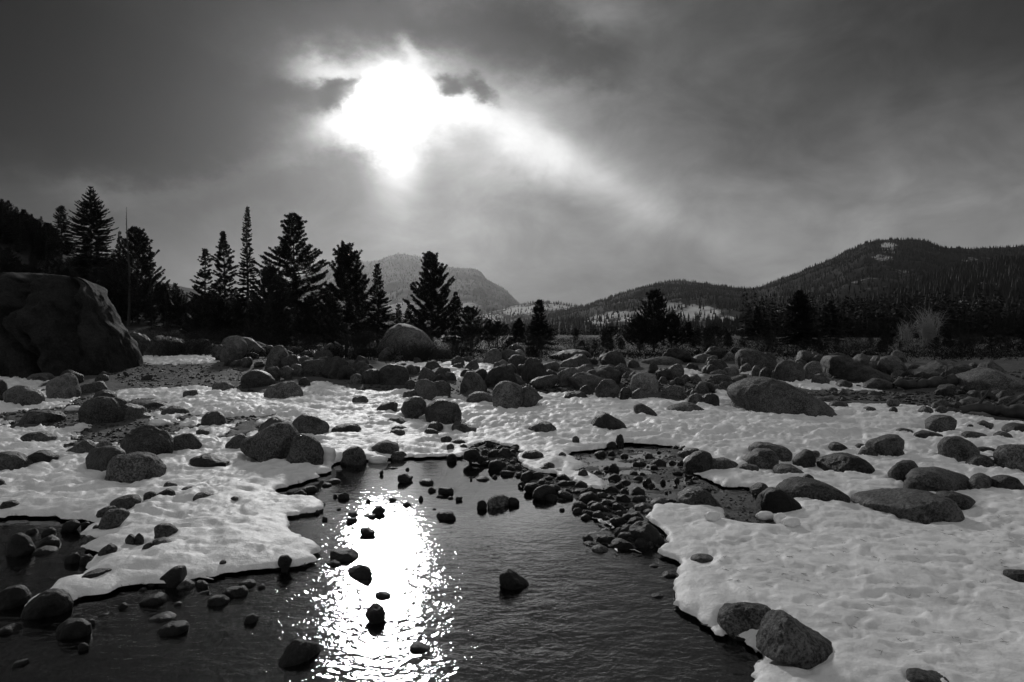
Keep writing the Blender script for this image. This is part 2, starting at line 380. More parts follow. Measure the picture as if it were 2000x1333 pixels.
SPIT = SPITE + [(1310,1062),(1295,1040),(1262,1015),(1232,1000),(1181,958),(1150,953),(1113,938),(1090,928),(1050,922),(1027,915),(1008,901),(1019,885),(1003,875),(960,866),(925,872)]
SNOW_A = [(-1500,690),(-200,705),(0,719),(46,727),(90,745),(88,765),(120,779),(170,780),(205,772),(232,765),(245,761),(300,762),(389,758),(450,765),(500,772),(560,778),(600,752),(628,746),(654,756),(692,766),(751,768),(789,763),(858,775),(896,786),(967,790),(995,770),(1055,771),(1100,770),(1165,772),(1215,778),(1287,782),(1325,787),(1376,781),(1399,765),(1418,765),(1440,785),(1655,790),(1740,792),(1818,796),(1870,807),(1951,825),(2000,828),(2300,840),(3400,850),(3600,3600),(-3600,3600)]
PATCH = [[(1457,729),(1496,745),(1577,762),(1691,764),(1688,753),(1630,750),(1519,740),(1473,731)],
         [(760,715),(800,711),(900,711),(975,714),(985,722),(940,740),(890,745),(850,735),(780,725)],
         [(262,690),(300,684),(380,686),(440,700),(420,710),(300,712),(265,708)],
         [(572,692),(615,684),(622,698),(580,702)], [(1290,728),(1340,724),(1365,733),(1310,737)]]
HOLES = [C(5, [(-100,430),(60,400),(240,375),(430,345),(430,310),(640,290),(900,300),(1180,320),(1240,370),(1400,400),(1440,430),(1300,465),(1180,400),(1090,420),(1130,445),(1400,480),(1700,420),(1860,420),(1860,480),(1740,490),(1600,500),(1400,530),(1230,570),(1240,620),(900,640),(680,620),(660,640),(450,660),(520,600),(440,570),(580,530),(560,500),(360,515),(270,520),(180,520),(0,490),(-100,480)]),
         [(448,814),(488,814),(521,822),(506,847),(473,853),(450,855)]]
def wpoly(pts, zf=G0):
    p = np.array(pts, float); x, y = hit(p[:, 0], p[:, 1], zf); return np.stack([x, y], 1)
def sdist(X, Y, poly):
    """signed distance in metres, positive inside"""
    X = np.asarray(X, float).ravel(); Y = np.asarray(Y, float).ravel(); out = np.empty(len(X))
    A = poly; B = np.roll(poly, -1, 0); E = B - A; L2 = (E ** 2).sum(1) + 1e-12
    for s in range(0, len(X), 20000):
        x = X[s:s + 20000, None]; y = Y[s:s + 20000, None]
        wx = x - A[:, 0]; wy = y - A[:, 1]
        tt = np.clip((wx * E[:, 0] + wy * E[:, 1]) / L2, 0, 1)
        d = np.sqrt(((wx - tt * E[:, 0]) ** 2 + (wy - tt * E[:, 1]) ** 2).min(1))
        c = (A[:, 1] > y) != (B[:, 1] > y)
        xi = A[:, 0] + (y - A[:, 1]) * E[:, 0] / np.where(E[:, 1] == 0, 1e-9, E[:, 1])
        ins = (c & (x < xi)).sum(1) % 2 == 1
        out[s:s + 20000] = np.where(ins, d, -d)
    return out
WP = dict(water=wpoly(WATER), pud=wpoly(PUDDLE), spit=wpoly(SPIT), snow=wpoly(SNOW_A))
WPATCH = [wpoly(p) for p in PATCH]; WHOLE = [wpoly(p) for p in HOLES]
def fields(x, y):
    x = np.asarray(x, float); y = np.asarray(y, float); sh = x.shape; x = x.ravel(); y = y.ravel()
    amp = np.clip(y / 9, .62, 2.2)
    e1 = (.075 * fbm(x * 2.2, y * 2.2, oct=4, seed=3) + .075 * fbm(x * 8, y * 8, oct=4, seed=4)) * amp
    w = sdist(x, y, WP['water']) + e1 * 1.5
    p = sdist(x, y, WP['pud']) + e1
    s = sdist(x, y, WP['snow']) + e1 * 2
    for q in WPATCH: s = np.maximum(s, sdist(x, y, q) + e1 * 3)
    gr = np.full(len(x), 9.)
    for q in WHOLE: gr = np.minimum(gr, -sdist(x, y, q) + e1 * 4)
    gr = np.minimum(gr, -sdist(x, y, WP['spit']) + e1)
    gr = np.minimum(gr, s)
    sn = np.minimum(gr, np.minimum(-w, -p))           # >0 where snow lies
    return [a.reshape(sh) for a in (w, p, gr, sn)]
def ground_z(x, y, f=None):
    w, p, gr, sn = f or fields(x, y)
    bank = G0(x, y) + .03
    z = bank + .03 * fbm(x * 1.3, y * 1.3, oct=3, seed=21) * np.clip(y / 10, .2, 2) - .10 * sst(sn, -.2, .15)
    z = z - (.34 + .1 * fbm(x * 1.1, y * 1.1, oct=2, seed=9)) * sst(w, -.10, .9) - .03 * sst(w, -.06, .02)
    z = z - .045 * sst(w, -.55, -.02)
    z = np.where(p > -.15, np.minimum(z, z * (1 - sst(p, -.12, .06)) + (.001 + .026 * fbm(x * 2.5, y * 4, oct=3, seed=5)) * sst(p, -.12, .06)), z)
    return z
def snow_z(x, y, f=None, bumps=True):
    w, p, gr, sn = f or fields(x, y)
    T = .032 + .05 * sst(np.minimum(gr, sn * 1.5 + .2), 0, .9)
    T = T * (1 + .45 * fbm(x * 3.1, y * 3.1, oct=3, seed=14) * (1 - sst(sn, .1, .6)))
    r = .05 + .08 * sst(gr, 0, .8) + .05 * vnoise(x * 5, y * 5, seed=15)
    e = np.sqrt(np.clip(1 - (1 - np.clip(sn / r, 0, 1)) ** 2, 0, 1))
    z = G0(x, y) + .014 + T * e
    if bumps:
        k = sst(sn, 0, .35); a = np.clip(y / 7, .55, 1.8)
        wx = x + .12 * fbm(x * 3, y * 3, oct=2, seed=40); wy = y + .12 * fbm(x * 3 + 9, y * 3, oct=2, seed=41)
        cup = np.abs(fbm(wx * 3.6, wy * 3.6, oct=3, seed=31))
        z = z + k * a * (.046 * (.35 - cup) * (.35 + 1.3 * sst(fbm(x * .5, y * .5, oct=2, seed=36), -.35, .4)) + .040 * fbm(x * .9, y * .9, oct=3, seed=32) + 0.014 * fbm(wx * 9, wy * 11, oct=3, seed=33))
        p1 = fbm(wx * 6.5, wy * 7.5, oct=2, seed=37); p2 = fbm(wx * 13, wy * 15, oct=2, seed=38); a2 = np.clip(y / 6, .8, 1.5)
        z = z - k * a2 * (.015 * sst(p1, .05, .4) + .009 * sst(p2, .05, .45)) + k * a2 * .008 * sst(-p1, .1, .5)
        fp = fbm(x * 1.7 + 3, y * 1.7, oct=2, seed=34); z = z - k * .035 * sst(fp, .32, .5) * a
    return z
def surf(x, y):
    f = fields(x, y); g = np.maximum(ground_z(x, y, f), 0)
    return np.where(f[3] > 0, snow_z(x, y, f, False), g)

# fan-shaped sheets: finer near the viewer's end of the valley, reaching the horizon
def fan(rows, cols):
    Y, U = np.meshgrid(rows, cols, indexing='ij'); return U * (Y + 1.5), Y
def gridfaces(nr, nc, keep=None):
    i = np.arange(nr - 1)[:, None] * nc; j = np.arange(nc - 1)[None]
    Fq = np.stack([i + j, i + j + 1, i + nc + j + 1, i + nc + j], -1)
    return Fq.reshape(-1, 4) if keep is None else Fq[keep]
rows = [1.6]
while rows[-1] < 46: rows.append(rows[-1] + max(.016, rows[-1] * .0052))
rows = np.array(rows); cols = np.linspace(-.82, .82, 800)
X, Y = fan(rows, cols); FL = fields(X, Y)

# ------------------------------------------------------------------ boulders and stones, outlined where they lie
# region|finish|P outline points, or D x0 y0 x1 y1 peak|label (the nameless ones are described from what they lie beside)
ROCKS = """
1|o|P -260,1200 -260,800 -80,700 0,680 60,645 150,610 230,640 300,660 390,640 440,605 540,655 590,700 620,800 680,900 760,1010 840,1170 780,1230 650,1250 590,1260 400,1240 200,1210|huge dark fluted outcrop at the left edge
5|l|P 350,250 350,190 400,120 470,95 530,130 540,190 570,240 520,280 420,275|round pale-topped boulder before the outcrop
5|k|D 430 80 605 190 .3|
5|k|D 210 105 385 160 .6|
5|k|P -60,300 -60,120 0,130 40,180 45,250 20,280|
5|k|P 50,300 60,240 130,195 190,205 260,240 305,290 270,325 120,320|broad dark boulder on gravel at far left
5|k|P 560,230 620,190 735,165 790,215 770,240 680,250 600,265|broken angular rock right of the pale-topped boulder
5|k|D 670 230 840 290 .4|
5|g|P 610,440 600,350 640,300 720,275 880,290 900,350 870,440 760,470 650,440|big lumpy boulder in the left gravel patch
5|k|P 850,400 870,340 930,325 1020,360 1040,400 1130,440 1020,490 870,460|
5|k|P 900,310 1000,305 1180,315 1205,345 1170,385 1080,390 1010,350|flat dark slab behind the lumpy boulder
5|k|P 1330,240 1420,225 1430,270 1380,285 1330,280|
5|k|D 1170 345 1370 405 .4|
5|k|P 1465,480 1465,430 1500,390 1580,380 1620,420 1645,470 1600,490|lone angular rock on gravel left of centre
5|k|P 130,490 150,420 240,380 400,380 440,420 420,480 280,495|low wide slab in the left gravel
5|k|P 180,560 230,535 310,530 370,560 400,590 310,608 230,600|
5|k|P 480,670 560,620 600,580 640,600 680,640 640,670 570,685|
5|k|P 640,820 638,700 680,655 760,635 840,640 900,680 880,760 780,820|dark rounded boulder against a flat-topped one
5|g|P 765,820 790,750 840,700 950,690 1080,700 1130,750 1165,810 1100,845 960,865 850,840|flat-topped speckled boulder on left snow
5|g|P 890,640 920,580 970,510 1040,490 1110,500 1190,550 1225,590 1235,650 1180,700 1120,715 1000,690|large veined boulder behind the flat-topped one
5|l|D 690 595 810 650 .6|
5|k|P 1240,650 1235,590 1290,555 1370,540 1410,570 1450,630 1440,665 1280,680|dark hunched rock right of the veined boulder
5|k|P 1615,660 1640,620 1700,560 1750,545 1790,580 1760,650 1690,665|
5|w|P 1365,755 1420,710 1490,695 1560,715 1665,765 1600,775 1480,780|low shiny wet rock on left snow
5|k|P -60,820 -60,690 50,680 130,700 200,750 220,790 100,800|
5|k|P 160,760 190,715 260,670 330,670 400,710 415,750 300,760 210,775|
5|k|D 0 1025 140 1085 .5|
5|k|P 800,1060 850,1010 920,990 980,990 1005,1030 990,1070 880,1090|
5|k|P 700,1140 720,1100 780,1070 830,1075 800,1130|
5|k|P 750,1200 755,1140 790,1095 870,1085 925,1110 930,1140 880,1190 780,1220|egg-shaped dark stone tilted on another
5|k|D 1040 962 1135 1010 .6|
5|k|D 1140 940 1265 1000 .5|
5|k|D 1310 928 1405 955 .8|
5|k|P 1405,1010 1430,975 1480,968 1545,1000 1480,1020|
5|k|D 1668 1000 1725 1018 .5|
5|k|P 1128,1290 1130,1215 1160,1198 1220,1202 1260,1230 1285,1275 1200,1298|upright dark stone on the left snow bank
5|k|D 1185 890 1280 930 .3|
5|k|P -40,930 -20,860 20,890 40,925|
5|k|D 1415 510 1515 540 .4|
5|k|D 670 1205 720 1228 .5|
6|k|P 90,130 110,50 170,15 240,15 300,50 340,95 280,140 200,160 110,150|smooth dark oval boulder behind the left snow
6|g|P 255,190 310,130 400,105 480,100 530,140 550,190 510,220 330,215|loaf-shaped grey boulder at the snow's back edge
6|g|P 95,600 110,540 200,500 300,430 380,410 450,420 500,480 520,560 480,630 400,700 340,720 240,680 120,640|large leaning wedge boulder left of the pool
6|k|P 200,500 260,410 340,365 420,385 500,440 525,500 400,500|
6|k|P 470,440 500,390 570,350 640,360 730,410 755,450 750,500 680,515 600,525 520,500|smooth dark dome behind the leaning wedge boulder
6|g|P 430,700 470,640 500,520 560,500 620,530 680,570 710,650 650,700 560,715 480,725|pointed grey boulder propping the leaning wedge
6|k|P 840,730 870,670 860,640 920,600 980,595 1020,630 1040,690 1030,730 940,740|dark boulder wading at the pool's head
6|k|P 820,690 815,650 850,655 860,690|
6|g|P 1060,610 1130,570 1200,555 1270,580 1310,615 1270,640 1200,665 1140,625|flat grey rock overhanging the pool's head
6|g|P 1230,670 1250,640 1320,635 1350,660 1340,700 1250,705|
6|k|P 1120,310 1150,280 1240,252 1280,270 1280,340 1240,355 1180,345|left and smallest of three boulders above the pool
6|k|P 1305,320 1330,250 1400,212 1460,220 1500,260 1500,340 1440,380 1340,370|middle one of three dark boulders above the pool
6|k|P 1485,370 1500,300 1570,240 1650,235 1730,270 1770,340 1750,400 1680,420 1560,405|right and largest of three boulders above the pool
6|g|P 1185,405 1230,378 1290,372 1330,400 1360,435 1260,425|
6|k|D 1230 435 1365 470 .3|
6|k|D 1220 460 1340 497 .4|
6|k|D 1510 405 1635 453 .4|
6|k|D 1480 457 1595 493 .3|
6|k|P 1690,450 1720,410 1780,415 1860,450 1900,478 1800,470|thin dark fin of rock right of the three boulders
6|k|D 770 415 1010 492 .6|flat mossy rock sunk in the middle snow
6|k|D 735 512 830 540 .3|
6|k|D 930 205 1060 252 .5|
6|k|D 1045 362 1088 382 .5|
6|w|P 1655,690 1670,660 1700,650 1735,675 1730,710 1680,715|round black stone at the pool's far shore
6|w|P 1780,690 1790,640 1840,615 1890,625 1915,665 1880,700 1860,740 1820,710|angular wet boulder at the tip of the stone spit
6|k|D 1655 575 1715 605 .5|
6|k|D 1605 515 1700 545 .5|
6|k|D 1680 542 1810 568 .5|
6|k|D 1860 565 1940 590 .5|
6|k|D 1755 578 1815 605 .5|
6|w|P 1280,860 1285,815 1330,803 1370,825 1405,830 1380,865 1320,888|dark two-humped stone in the upper pool
6|w|P 1445,860 1480,848 1540,850 1572,875 1540,890 1460,885|long flat stone in the upper pool
6|w|P 1138,795 1165,778 1175,805 1155,818|
6|w|D 1335 760 1375 780 .5|
6|w|D 1200 755 1290 770 .5|
6|w|D 1510 905 1580 945 .3|
6|w|P 1590,940 1600,912 1690,910 1712,940 1690,965 1610,965|block-shaped stone right of centre in the pool
6|w|P 1570,1000 1590,968 1635,975 1610,1000|
6|w|D 1440 970 1478 1012 .5|
6|w|D 1660 980 1710 1000 .5|
6|w|P 1722,1010 1730,982 1780,985 1770,1012 1740,1022|
6|w|P 1885,1070 1895,1015 1940,1007 1965,1040 1950,1075 1910,1080|
6|w|P 1212,1020 1220,985 1265,995 1290,1015 1260,1035|
6|w|D 1310 1022 1392 1055 .5|
6|w|P 1080,1100 1110,1060 1150,1052 1190,1090 1165,1125 1110,1120|pointed stone in the middle of the bright pool
6|w|P 1570,1130 1600,1098 1690,1095 1738,1130 1710,1165 1600,1155|oval stone alone right of the bright glare
6|w|D 1220 1090 1280 1104 .5|
6|w|P 1000,1135 1040,1122 1110,1120 1100,1155 1050,1160|
6|w|P 885,1170 900,1145 970,1148 965,1180 910,1190|
6|k|D 890 1095 990 1130 .5|
6|w|P 985,1225 1040,1220 1120,1250 1080,1290 1020,1280|flat leaf-shaped stone in the sun glare
6|w|P 700,1165 705,1130 745,1140 735,1165|
6|w|D 675 1015 735 1045 .3|
6|w|D 640 1075 685 1110 .3|
6|w|D 730 845 850 880 .5|
6|w|D 695 875 780 905 .5|
6|w|P 480,990 490,950 540,930 580,960 585,990|
6|w|P 540,950 560,910 640,900 665,920 650,945 580,960|long black stone in the pool's left bay
6|w|P 820,1000 830,950 880,945 910,970 890,1005|
6|w|D 785 960 820 990 .5|
6|w|D 1035 1000 1080 1025 .5|
6|w|D 810 1068 850 1085 .5|
6|w|D 1545 1068 1580 1082 .5|
7|k|P 485,210 530,175 580,158 640,170 700,215 640,240 570,242|lone low dome on the snow behind the spit
7|k|P 940,180 980,120 1040,92 1100,105 1170,160 1210,210 1160,222 1020,205|larger smooth dome on snow at centre right
7|l|P 1255,100 1250,50 1300,30 1350,40 1400,85 1425,120 1330,130|pale pitted rock on snow below the boulder row
7|g|P 1470,70 1560,40 1640,25 1710,35 1780,78 1650,80 1560,75|long flat grey rock at the boulder row's foot
7|k|D 805 265 860 297 .5|
7|k|D 705 382 765 410 .4|
7|k|P 440,410 470,378 540,368 600,400 560,425 470,422|
7|w|P 195,490 210,455 260,440 320,455 335,500 270,525 210,520|
7|w|P 325,500 345,475 400,500 395,525 330,525|
7|w|P 335,460 350,430 400,420 410,450 380,468|
7|w|P 430,580 440,540 500,515 550,535 530,575 470,600|
7|w|D 410 595 470 640 .5|
7|w|P 450,650 470,615 540,605 590,630 560,670 490,690|
7|w|P 515,700 540,650 610,620 680,630 695,690 640,720 560,735|biggest shiny boulder on the spit's water edge
7|w|P 590,730 600,700 650,685 695,700 690,745|
7|w|P 695,720 700,670 750,655 800,680 820,730 760,745|dark boulder right of the shiny spit boulder
7|w|P 680,590 700,550 750,540 790,575 740,592|
7|w|D 695 588 790 630 .5|
7|w|D 540 575 650 630 .5|
7|w|P 810,640 840,600 870,593 930,630 935,645 850,648|
7|k|D 565 482 635 522 .5|
7|k|D 595 455 685 488 .4|
7|k|D 670 505 735 528 .5|
7|k|D 780 490 870 515 .3|
7|k|D 845 505 925 552 .5|
7|w|P 815,700 830,655 900,645 920,660 880,690|
7|w|P 850,720 870,690 940,670 1000,700 990,745 930,755 870,750|
7|w|P 800,790 820,750 870,742 915,770 900,805 830,808|
7|w|P 800,830 820,790 860,783 895,820 850,850|
7|w|P 930,790 950,760 1000,750 1040,780 1030,815 950,818|
7|w|D 860 830 950 872 .5|
7|w|P 945,850 960,815 1010,808 1050,850 1000,865|
7|w|D 1030 878 1140 915 .5|
7|w|P 975,1010 990,985 1080,985 1120,1000 1080,1040 1010,1040|
7|w|P 875,1020 880,990 930,980 965,1015 940,1030|outermost pointed stone off the cobble bank
7|w|D 875 1030 1000 1060 .5|
7|k|D 940 1055 1070 1098 .5|
7|w|P 1060,1080 1090,1030 1170,1005 1230,1030 1250,1080 1200,1095|
7|w|P 1200,980 1220,920 1300,885 1360,895 1430,960 1440,1000 1400,1040 1250,1030|big black boulder where cobbles meet right snow
7|w|P 1250,1080 1265,1020 1310,1000 1370,1020 1395,1060 1340,1090|
7|w|D 1395 990 1480 1050 .4|
7|w|P 1215,870 1240,830 1280,812 1320,850 1330,880 1270,885|
7|w|D 1160 820 1250 870 .5|
7|w|P 1145,940 1150,910 1200,905 1225,935 1190,950|
7|k|D 1250 748 1390 805 .5|
7|k|D 1310 795 1410 830 .5|
7|w|P 1090,810 1100,760 1150,745 1185,790 1160,815|
7|w|D 1000 730 1080 790 .5|
7|w|P 1120,740 1130,695 1180,680 1225,720 1210,755|
7|w|D 1040 695 1120 740 .5|
7|w|D 1030 625 1145 680 .5|
7|w|P 1230,700 1240,650 1280,628 1330,660 1335,700|
7|w|P 1235,745 1240,700 1330,700 1340,740|
7|w|D 1150 645 1220 685 .5|
7|w|D 1110 600 1190 650 .5|
7|k|D 1370 710 1525 770 .6|
7|w|D 1060 540 1165 590 .5|
7|w|D 1065 460 1150 525 .3|
7|w|D 1025 478 1085 512 .5|
7|w|D 950 515 1030 545 .5|
7|w|D 935 548 1000 572 .5|
7|w|D 1145 580 1235 615 .5|
7|w|D 1310 568 1385 620 .5|
7|w|D 1245 555 1320 590 .5|
7|w|D 1280 525 1340 555 .5|
7|w|D 1370 433 1490 485 .5|
7|w|D 1245 445 1350 480 .5|
7|w|D 1500 440 1560 470 .5|
7|w|D 1560 445 1615 480 .5|
7|w|D 1150 390 1215 422 .5|
7|w|D 1060 372 1120 415 .6|
7|w|D 960 370 1060 413 .6|
7|w|D 1055 305 1130 335 .5|
7|k|P 1120,305 1130,260 1165,250 1180,290 1160,318|
7|k|P 1615,520 1620,450 1680,400 1740,372 1800,390 1825,450 1820,520 1750,545 1660,540|black-bottomed boulder at the puddle's right end
7|k|P 1560,750 1590,690 1650,650 1740,640 1800,680 1851,740 1880,820 1840,820 1700,780|broad angular boulder at the puddle's near side
7|k|P 1560,420 1580,385 1650,355 1730,360 1700,400 1620,425|
7|w|D 1530 335 1575 362 .5|
7|k|P 1585,362 1600,340 1630,335 1625,355|
7|w|D 1440 575 1485 615 .5|
7|w|D 1540 565 1585 600 .5|
7|w|D 1220 515 1262 538 .5|
7|w|D 1535 620 1570 640 .5|
7|w|D 1390 640 1440 662 .5|
7|w|P 120,790 125,745 150,728 185,745 185,790 150,798|
7|g|P 190,790 195,740 230,705 310,700 350,720 365,770 300,800 210,800|pale crusted boulder between two stones mid-stream
7|w|P 345,770 345,705 400,712 425,740 420,765 370,772|
7|w|D 105 560 215 590 .6|
7|w|D 222 548 268 573 .5|
7|w|D 710 785 755 810 .5|
7|w|D 65 572 85 590 .5|
11|w|P 285,570 290,530 345,498 400,525 460,570 510,605 470,648 340,645 310,620|lone wedge-shaped black stone in the near stream
11|w|D 1400 680 1500 712 .6|
11|w|D 1480 515 1595 560 .4|
11|w|D 1390 462 1460 485 .5|
12|g|P 300,700 310,630 370,590 460,575 560,580 610,620 570,700 470,730 350,745|crusted grey boulder under the overhanging snow lip
12|g|P 515,900 520,800 560,700 600,630 660,615 720,650 790,710 880,760 950,820 880,860 700,885 640,840 620,890 560,925|big two-faced boulder at the lower right shore
12|k|D 130 298 305 335 .3|
12|k|P 1360,965 1430,955 1520,970 1580,1009 1420,1040|rock breaking the snow at the bottom edge
12|k|P 1895,405 1940,385 2030,390 2030,425 1960,425|
12|w|D 350 728 460 770 .5|
8|k|P 1400,230 1430,190 1480,160 1530,155 1590,190 1600,255 1540,245 1460,240|steep-sided dark dome on far right snow
8|k|P 1725,205 1760,188 1790,205 1820,230 1760,228|
8|k|P 1880,250 1910,220 1960,205 2030,215 2060,265 1940,262|
8|k|D 1820 255 1920 292 .5|
8|k|D 1660 212 1695 228 .5|
8|k|D 1620 255 1775 290 .3|
8|k|D 1340 250 1515 292 .4|
8|k|D 1230 235 1335 262 .3|
8|k|P 1060,350 1080,310 1150,285 1230,270 1265,310 1255,365 1200,395 1110,390|slanted flat-topped boulder with a small round companion
8|k|P 1010,385 1040,350 1080,345 1115,400 1060,400|
8|k|D 1230 355 1280 395 .4|
8|k|D 985 327 1060 352 .3|
8|k|P 825,355 845,325 880,318 920,340 945,370 880,365|small dome between the twin boulders and the slanted one
8|k|P 350,375 355,340 400,322 480,325 560,345 605,385 600,440 540,440 450,400|rear of the twin boulders on the right snow
8|k|P 300,445 350,390 410,360 480,360 520,410 520,450 430,458|front of the twin boulders on the right snow
8|k|P 610,440 630,410 690,360 730,380 745,435 680,435|peaked rock right of the twin boulders
8|k|D 720 370 775 395 .5|
8|k|P 770,450 820,410 900,390 970,395 1040,430 1085,480 1085,505 980,500 900,485|smooth whaleback boulder in the right snow
8|k|P 1195,520 1195,480 1240,440 1330,430 1365,480 1330,530 1250,540|
8|k|P 1505,390 1500,340 1530,290 1620,283 1700,310 1712,380 1690,430 1600,435 1530,425|box-shaped dark boulder standing on the right snow
8|k|P 1660,460 1700,400 1760,395 1815,440 1760,465|
8|k|D 1775 402 1845 432 .5|
8|k|D 1710 348 1835 376 .4|
8|g|P 1840,450 1845,380 1880,340 2000,338 2080,345 2080,500 1980,495 1900,475|rough grey boulder cut by the right edge
8|k|P 1320,540 1340,500 1400,475 1500,480 1600,505 1660,550 1665,590 1620,628 1540,600 1450,580|long rounded boulder above the great near slab
8|k|P 1285,610 1300,560 1350,535 1420,540 1465,600 1400,615|
8|k|P 1675,590 1700,530 1750,505 1800,530 1805,580 1750,600|left of two round boulders near the right edge
8|k|P 1800,590 1820,540 1870,515 1930,525 1985,590 1990,615 1900,605|right of two round boulders near the right edge
8|k|P 935,705 1000,670 1100,640 1250,620 1400,618 1500,640 1560,690 1620,750 1640,800 1560,800 1400,760 1200,760 1100,730|great near slab rising from the right snow
8|k|D 1460 615 1695 695 .3|
8|g|P 520,590 570,560 640,545 760,555 860,590 930,645 870,680 800,665 680,665 600,640|wide cracked grey dome right of the puddle
8|g|P 495,490 540,450 600,455 660,490 695,515 600,510|
8|k|D 668 512 740 548 .5|
8|w|P 405,670 420,620 480,592 540,600 600,650 665,710 640,730 540,740 460,760 400,750|jagged wet boulder with snow lumps at its foot
8|k|P 355,630 360,590 400,560 440,570 470,600 430,640|
8|k|D 270 450 425 482 .4|
8|k|P 110,480 130,420 200,415 290,450 240,470 150,490|
4|g|P 220,1020 260,960 340,925 420,918 520,945 620,990 750,1050 895,1130 840,1130 700,1130 500,1120 330,1110 280,1080|giant sloping slab at the back of the right snow
4|k|P 815,880 815,800 840,783 900,790 1000,830 1150,890 1250,970 1180,970 980,960 900,930|huge tilted dark slab before the right forest
4|g|P 512,900 515,840 570,810 620,820 670,870 660,920 580,935 520,920|round grey boulder left of the tilted dark slab
4|g|P 665,930 680,850 740,815 775,830 775,880 730,925|
4|k|P 720,950 740,900 780,890 825,930 810,955|
4|g|P 275,790 290,750 350,745 420,760 480,800 520,850 500,880 300,860|big sloping boulder crowning the right boulder pile
4|g|P 300,860 300,800 360,765 420,810 420,860|
4|k|P 290,885 300,850 340,825 365,860 330,890|
4|k|D 360 840 425 905 .5|
4|k|D 410 850 490 915 .5|
4|k|D 470 870 520 925 .5|
4|k|P 185,985 240,920 330,890 335,925 280,960 220,990|thin black slab leaning behind the giant sloping slab
4|l|D 110 865 225 905 .5|
4|g|P 85,950 100,900 180,895 240,915 210,965 150,972|
4|k|P 20,980 50,940 110,945 145,990 120,1015 50,1015|
4|k|D -10 975 50 1050 .5|
4|k|D 60 1010 175 1065 .5|
4|g|D 185 762 285 815 .5|
4|k|D 60 835 180 890 .4|
4|k|D -10 770 150 830 .5|
4|g|D 180 850 290 900 .5|
4|k|P 1310,930 1320,870 1380,870 1480,820 1560,815 1640,850 1685,900 1620,940 1400,940|broad dark boulder behind the far log
4|g|P 1590,930 1680,880 1780,865 1880,885 2000,930 2150,1000 1900,1000 1700,1000 1640,960|wide pale mound of rock at the right edge
4|k|D 1640 840 1750 870 .5|
4|k|D 1030 920 1220 985 .4|
4|k|D 870 930 970 965 .4|
4|k|D 825 975 880 998 .5|
4|k|D 880 985 945 1020 .5|
4|k|D 1065 990 1140 1022 .5|
4|k|P 745,1040 840,1025 850,1060 800,1072|
4|k|D 825 1055 945 1087 .4|
4|g|P 1172,1080 1175,1050 1240,1045 1243,1085|
4|k|D 1030 1090 1110 1110 .5|
4|k|D 1190 1090 1240 1125 .5|
4|k|P 1360,1115 1400,1085 1440,1100 1450,1125 1400,1122|
4|l|D 1470 1085 1535 1118 .5|
4|k|D 1450 1048 1555 1100 .5|
4|k|D 1560 1060 1640 1110 .5|
4|k|D 1660 990 1745 1030 .5|
4|k|D 1620 1030 1740 1080 .5|
4|k|D 1780 990 1900 1040 .5|
4|g|D 1700 1060 1820 1110 .5|
4|g|P 1790,1120 1840,1095 1890,1105 1915,1140 1850,1140|
4|g|P 1850,1090 1860,1050 1900,1030 1970,1045 1990,1080 1920,1105|
4|k|D 1910 1100 1990 1160 .5|
4|g|D 1960 1010 2080 1060 .5|
3|k|P -10,900 0,830 50,740 100,745 160,790 210,870 200,915 100,910|dark steep boulder at the left of the boulder row
3|g|P 40,970 60,930 110,900 190,910 265,950 275,990 150,1000|low crusted rock before the dark steep boulder
3|g|P 245,900 280,850 330,815 390,815 460,850 500,920 490,980 430,1020 300,1010 250,950|large egg-shaped boulder before the boulder row
3|g|P 480,870 520,850 590,900 620,940 680,945 610,960 500,1010|
3|k|P 280,830 330,770 410,750 470,790 500,850 440,860 350,820|
3|k|P 530,830 600,790 740,770 770,800 720,870 610,900|flat-faced wedge in the boulder row
3|g|P 620,730 640,690 740,665 775,690 740,750|
3|k|P 770,700 800,660 860,640 910,670 920,720 880,760 800,730|
3|l|P 755,770 760,715 850,712 885,760 840,800|
3|k|P 905,740 950,690 1010,685 1060,740 1050,775 950,770|
3|g|P 1065,740 1080,700 1150,695 1210,730 1200,770 1100,770|
3|g|P 1195,740 1200,700 1250,678 1300,710 1310,740 1260,780|
3|l|P 1330,860 1350,770 1400,748 1500,765 1550,830 1540,890 1500,915 1400,900|large pale speckled boulder in the boulder row
3|k|P 1050,900 1060,830 1110,800 1190,805 1240,870 1240,940 1150,950 1060,930|
3|k|P 1240,800 1290,745 1360,745 1370,790 1300,820|
3|k|D 920 845 1040 925 .5|
3|k|D 1240 855 1340 950 .5|
3|k|D 1330 870 1465 960 .5|
3|g|P 805,940 850,900 930,900 990,930 1010,970 900,975|
3|g|P 1570,940 1590,880 1640,850 1720,855 1760,900 1740,970 1650,985|round boulder at the boulder row's right foot
3|k|P 1580,780 1620,720 1700,675 1745,680 1740,750 1700,800 1610,810|black upright boulder with a bright rim
3|k|D 1710 765 1800 825 .5|
3|l|D 1790 760 1885 830 .5|
3|k|D 1750 865 1865 930 .5|
3|k|D 1770 910 1900 980 .5|
3|k|P 1835,860 1870,820 1950,830 1990,890 1950,920 1870,900|
3|k|D 1620 812 1690 850 .5|
3|k|D 1540 780 1620 840 .5|
3|k|D 1755 672 1860 730 .5|
3|k|D 1910 685 2010 760 .5|
3|g|P 180,660 200,600 250,563 290,570 325,620 310,680 220,685|
3|g|D 380 570 520 650 .5|
3|k|P 655,650 700,610 800,578 900,572 980,580 1030,625 1000,660 800,670|long flat-backed rock behind the boulder row
3|k|D 1035 585 1110 635 .5|
3|k|D 330 683 450 760 .5|
3|k|P 440,760 450,690 520,690 570,740 540,780|
3|k|D 195 738 315 800 .5|
3|l|D 275 650 385 715 .5|
3|k|D 620 728 760 790 .5|
3|k|D 1300 650 1400 700 .5|
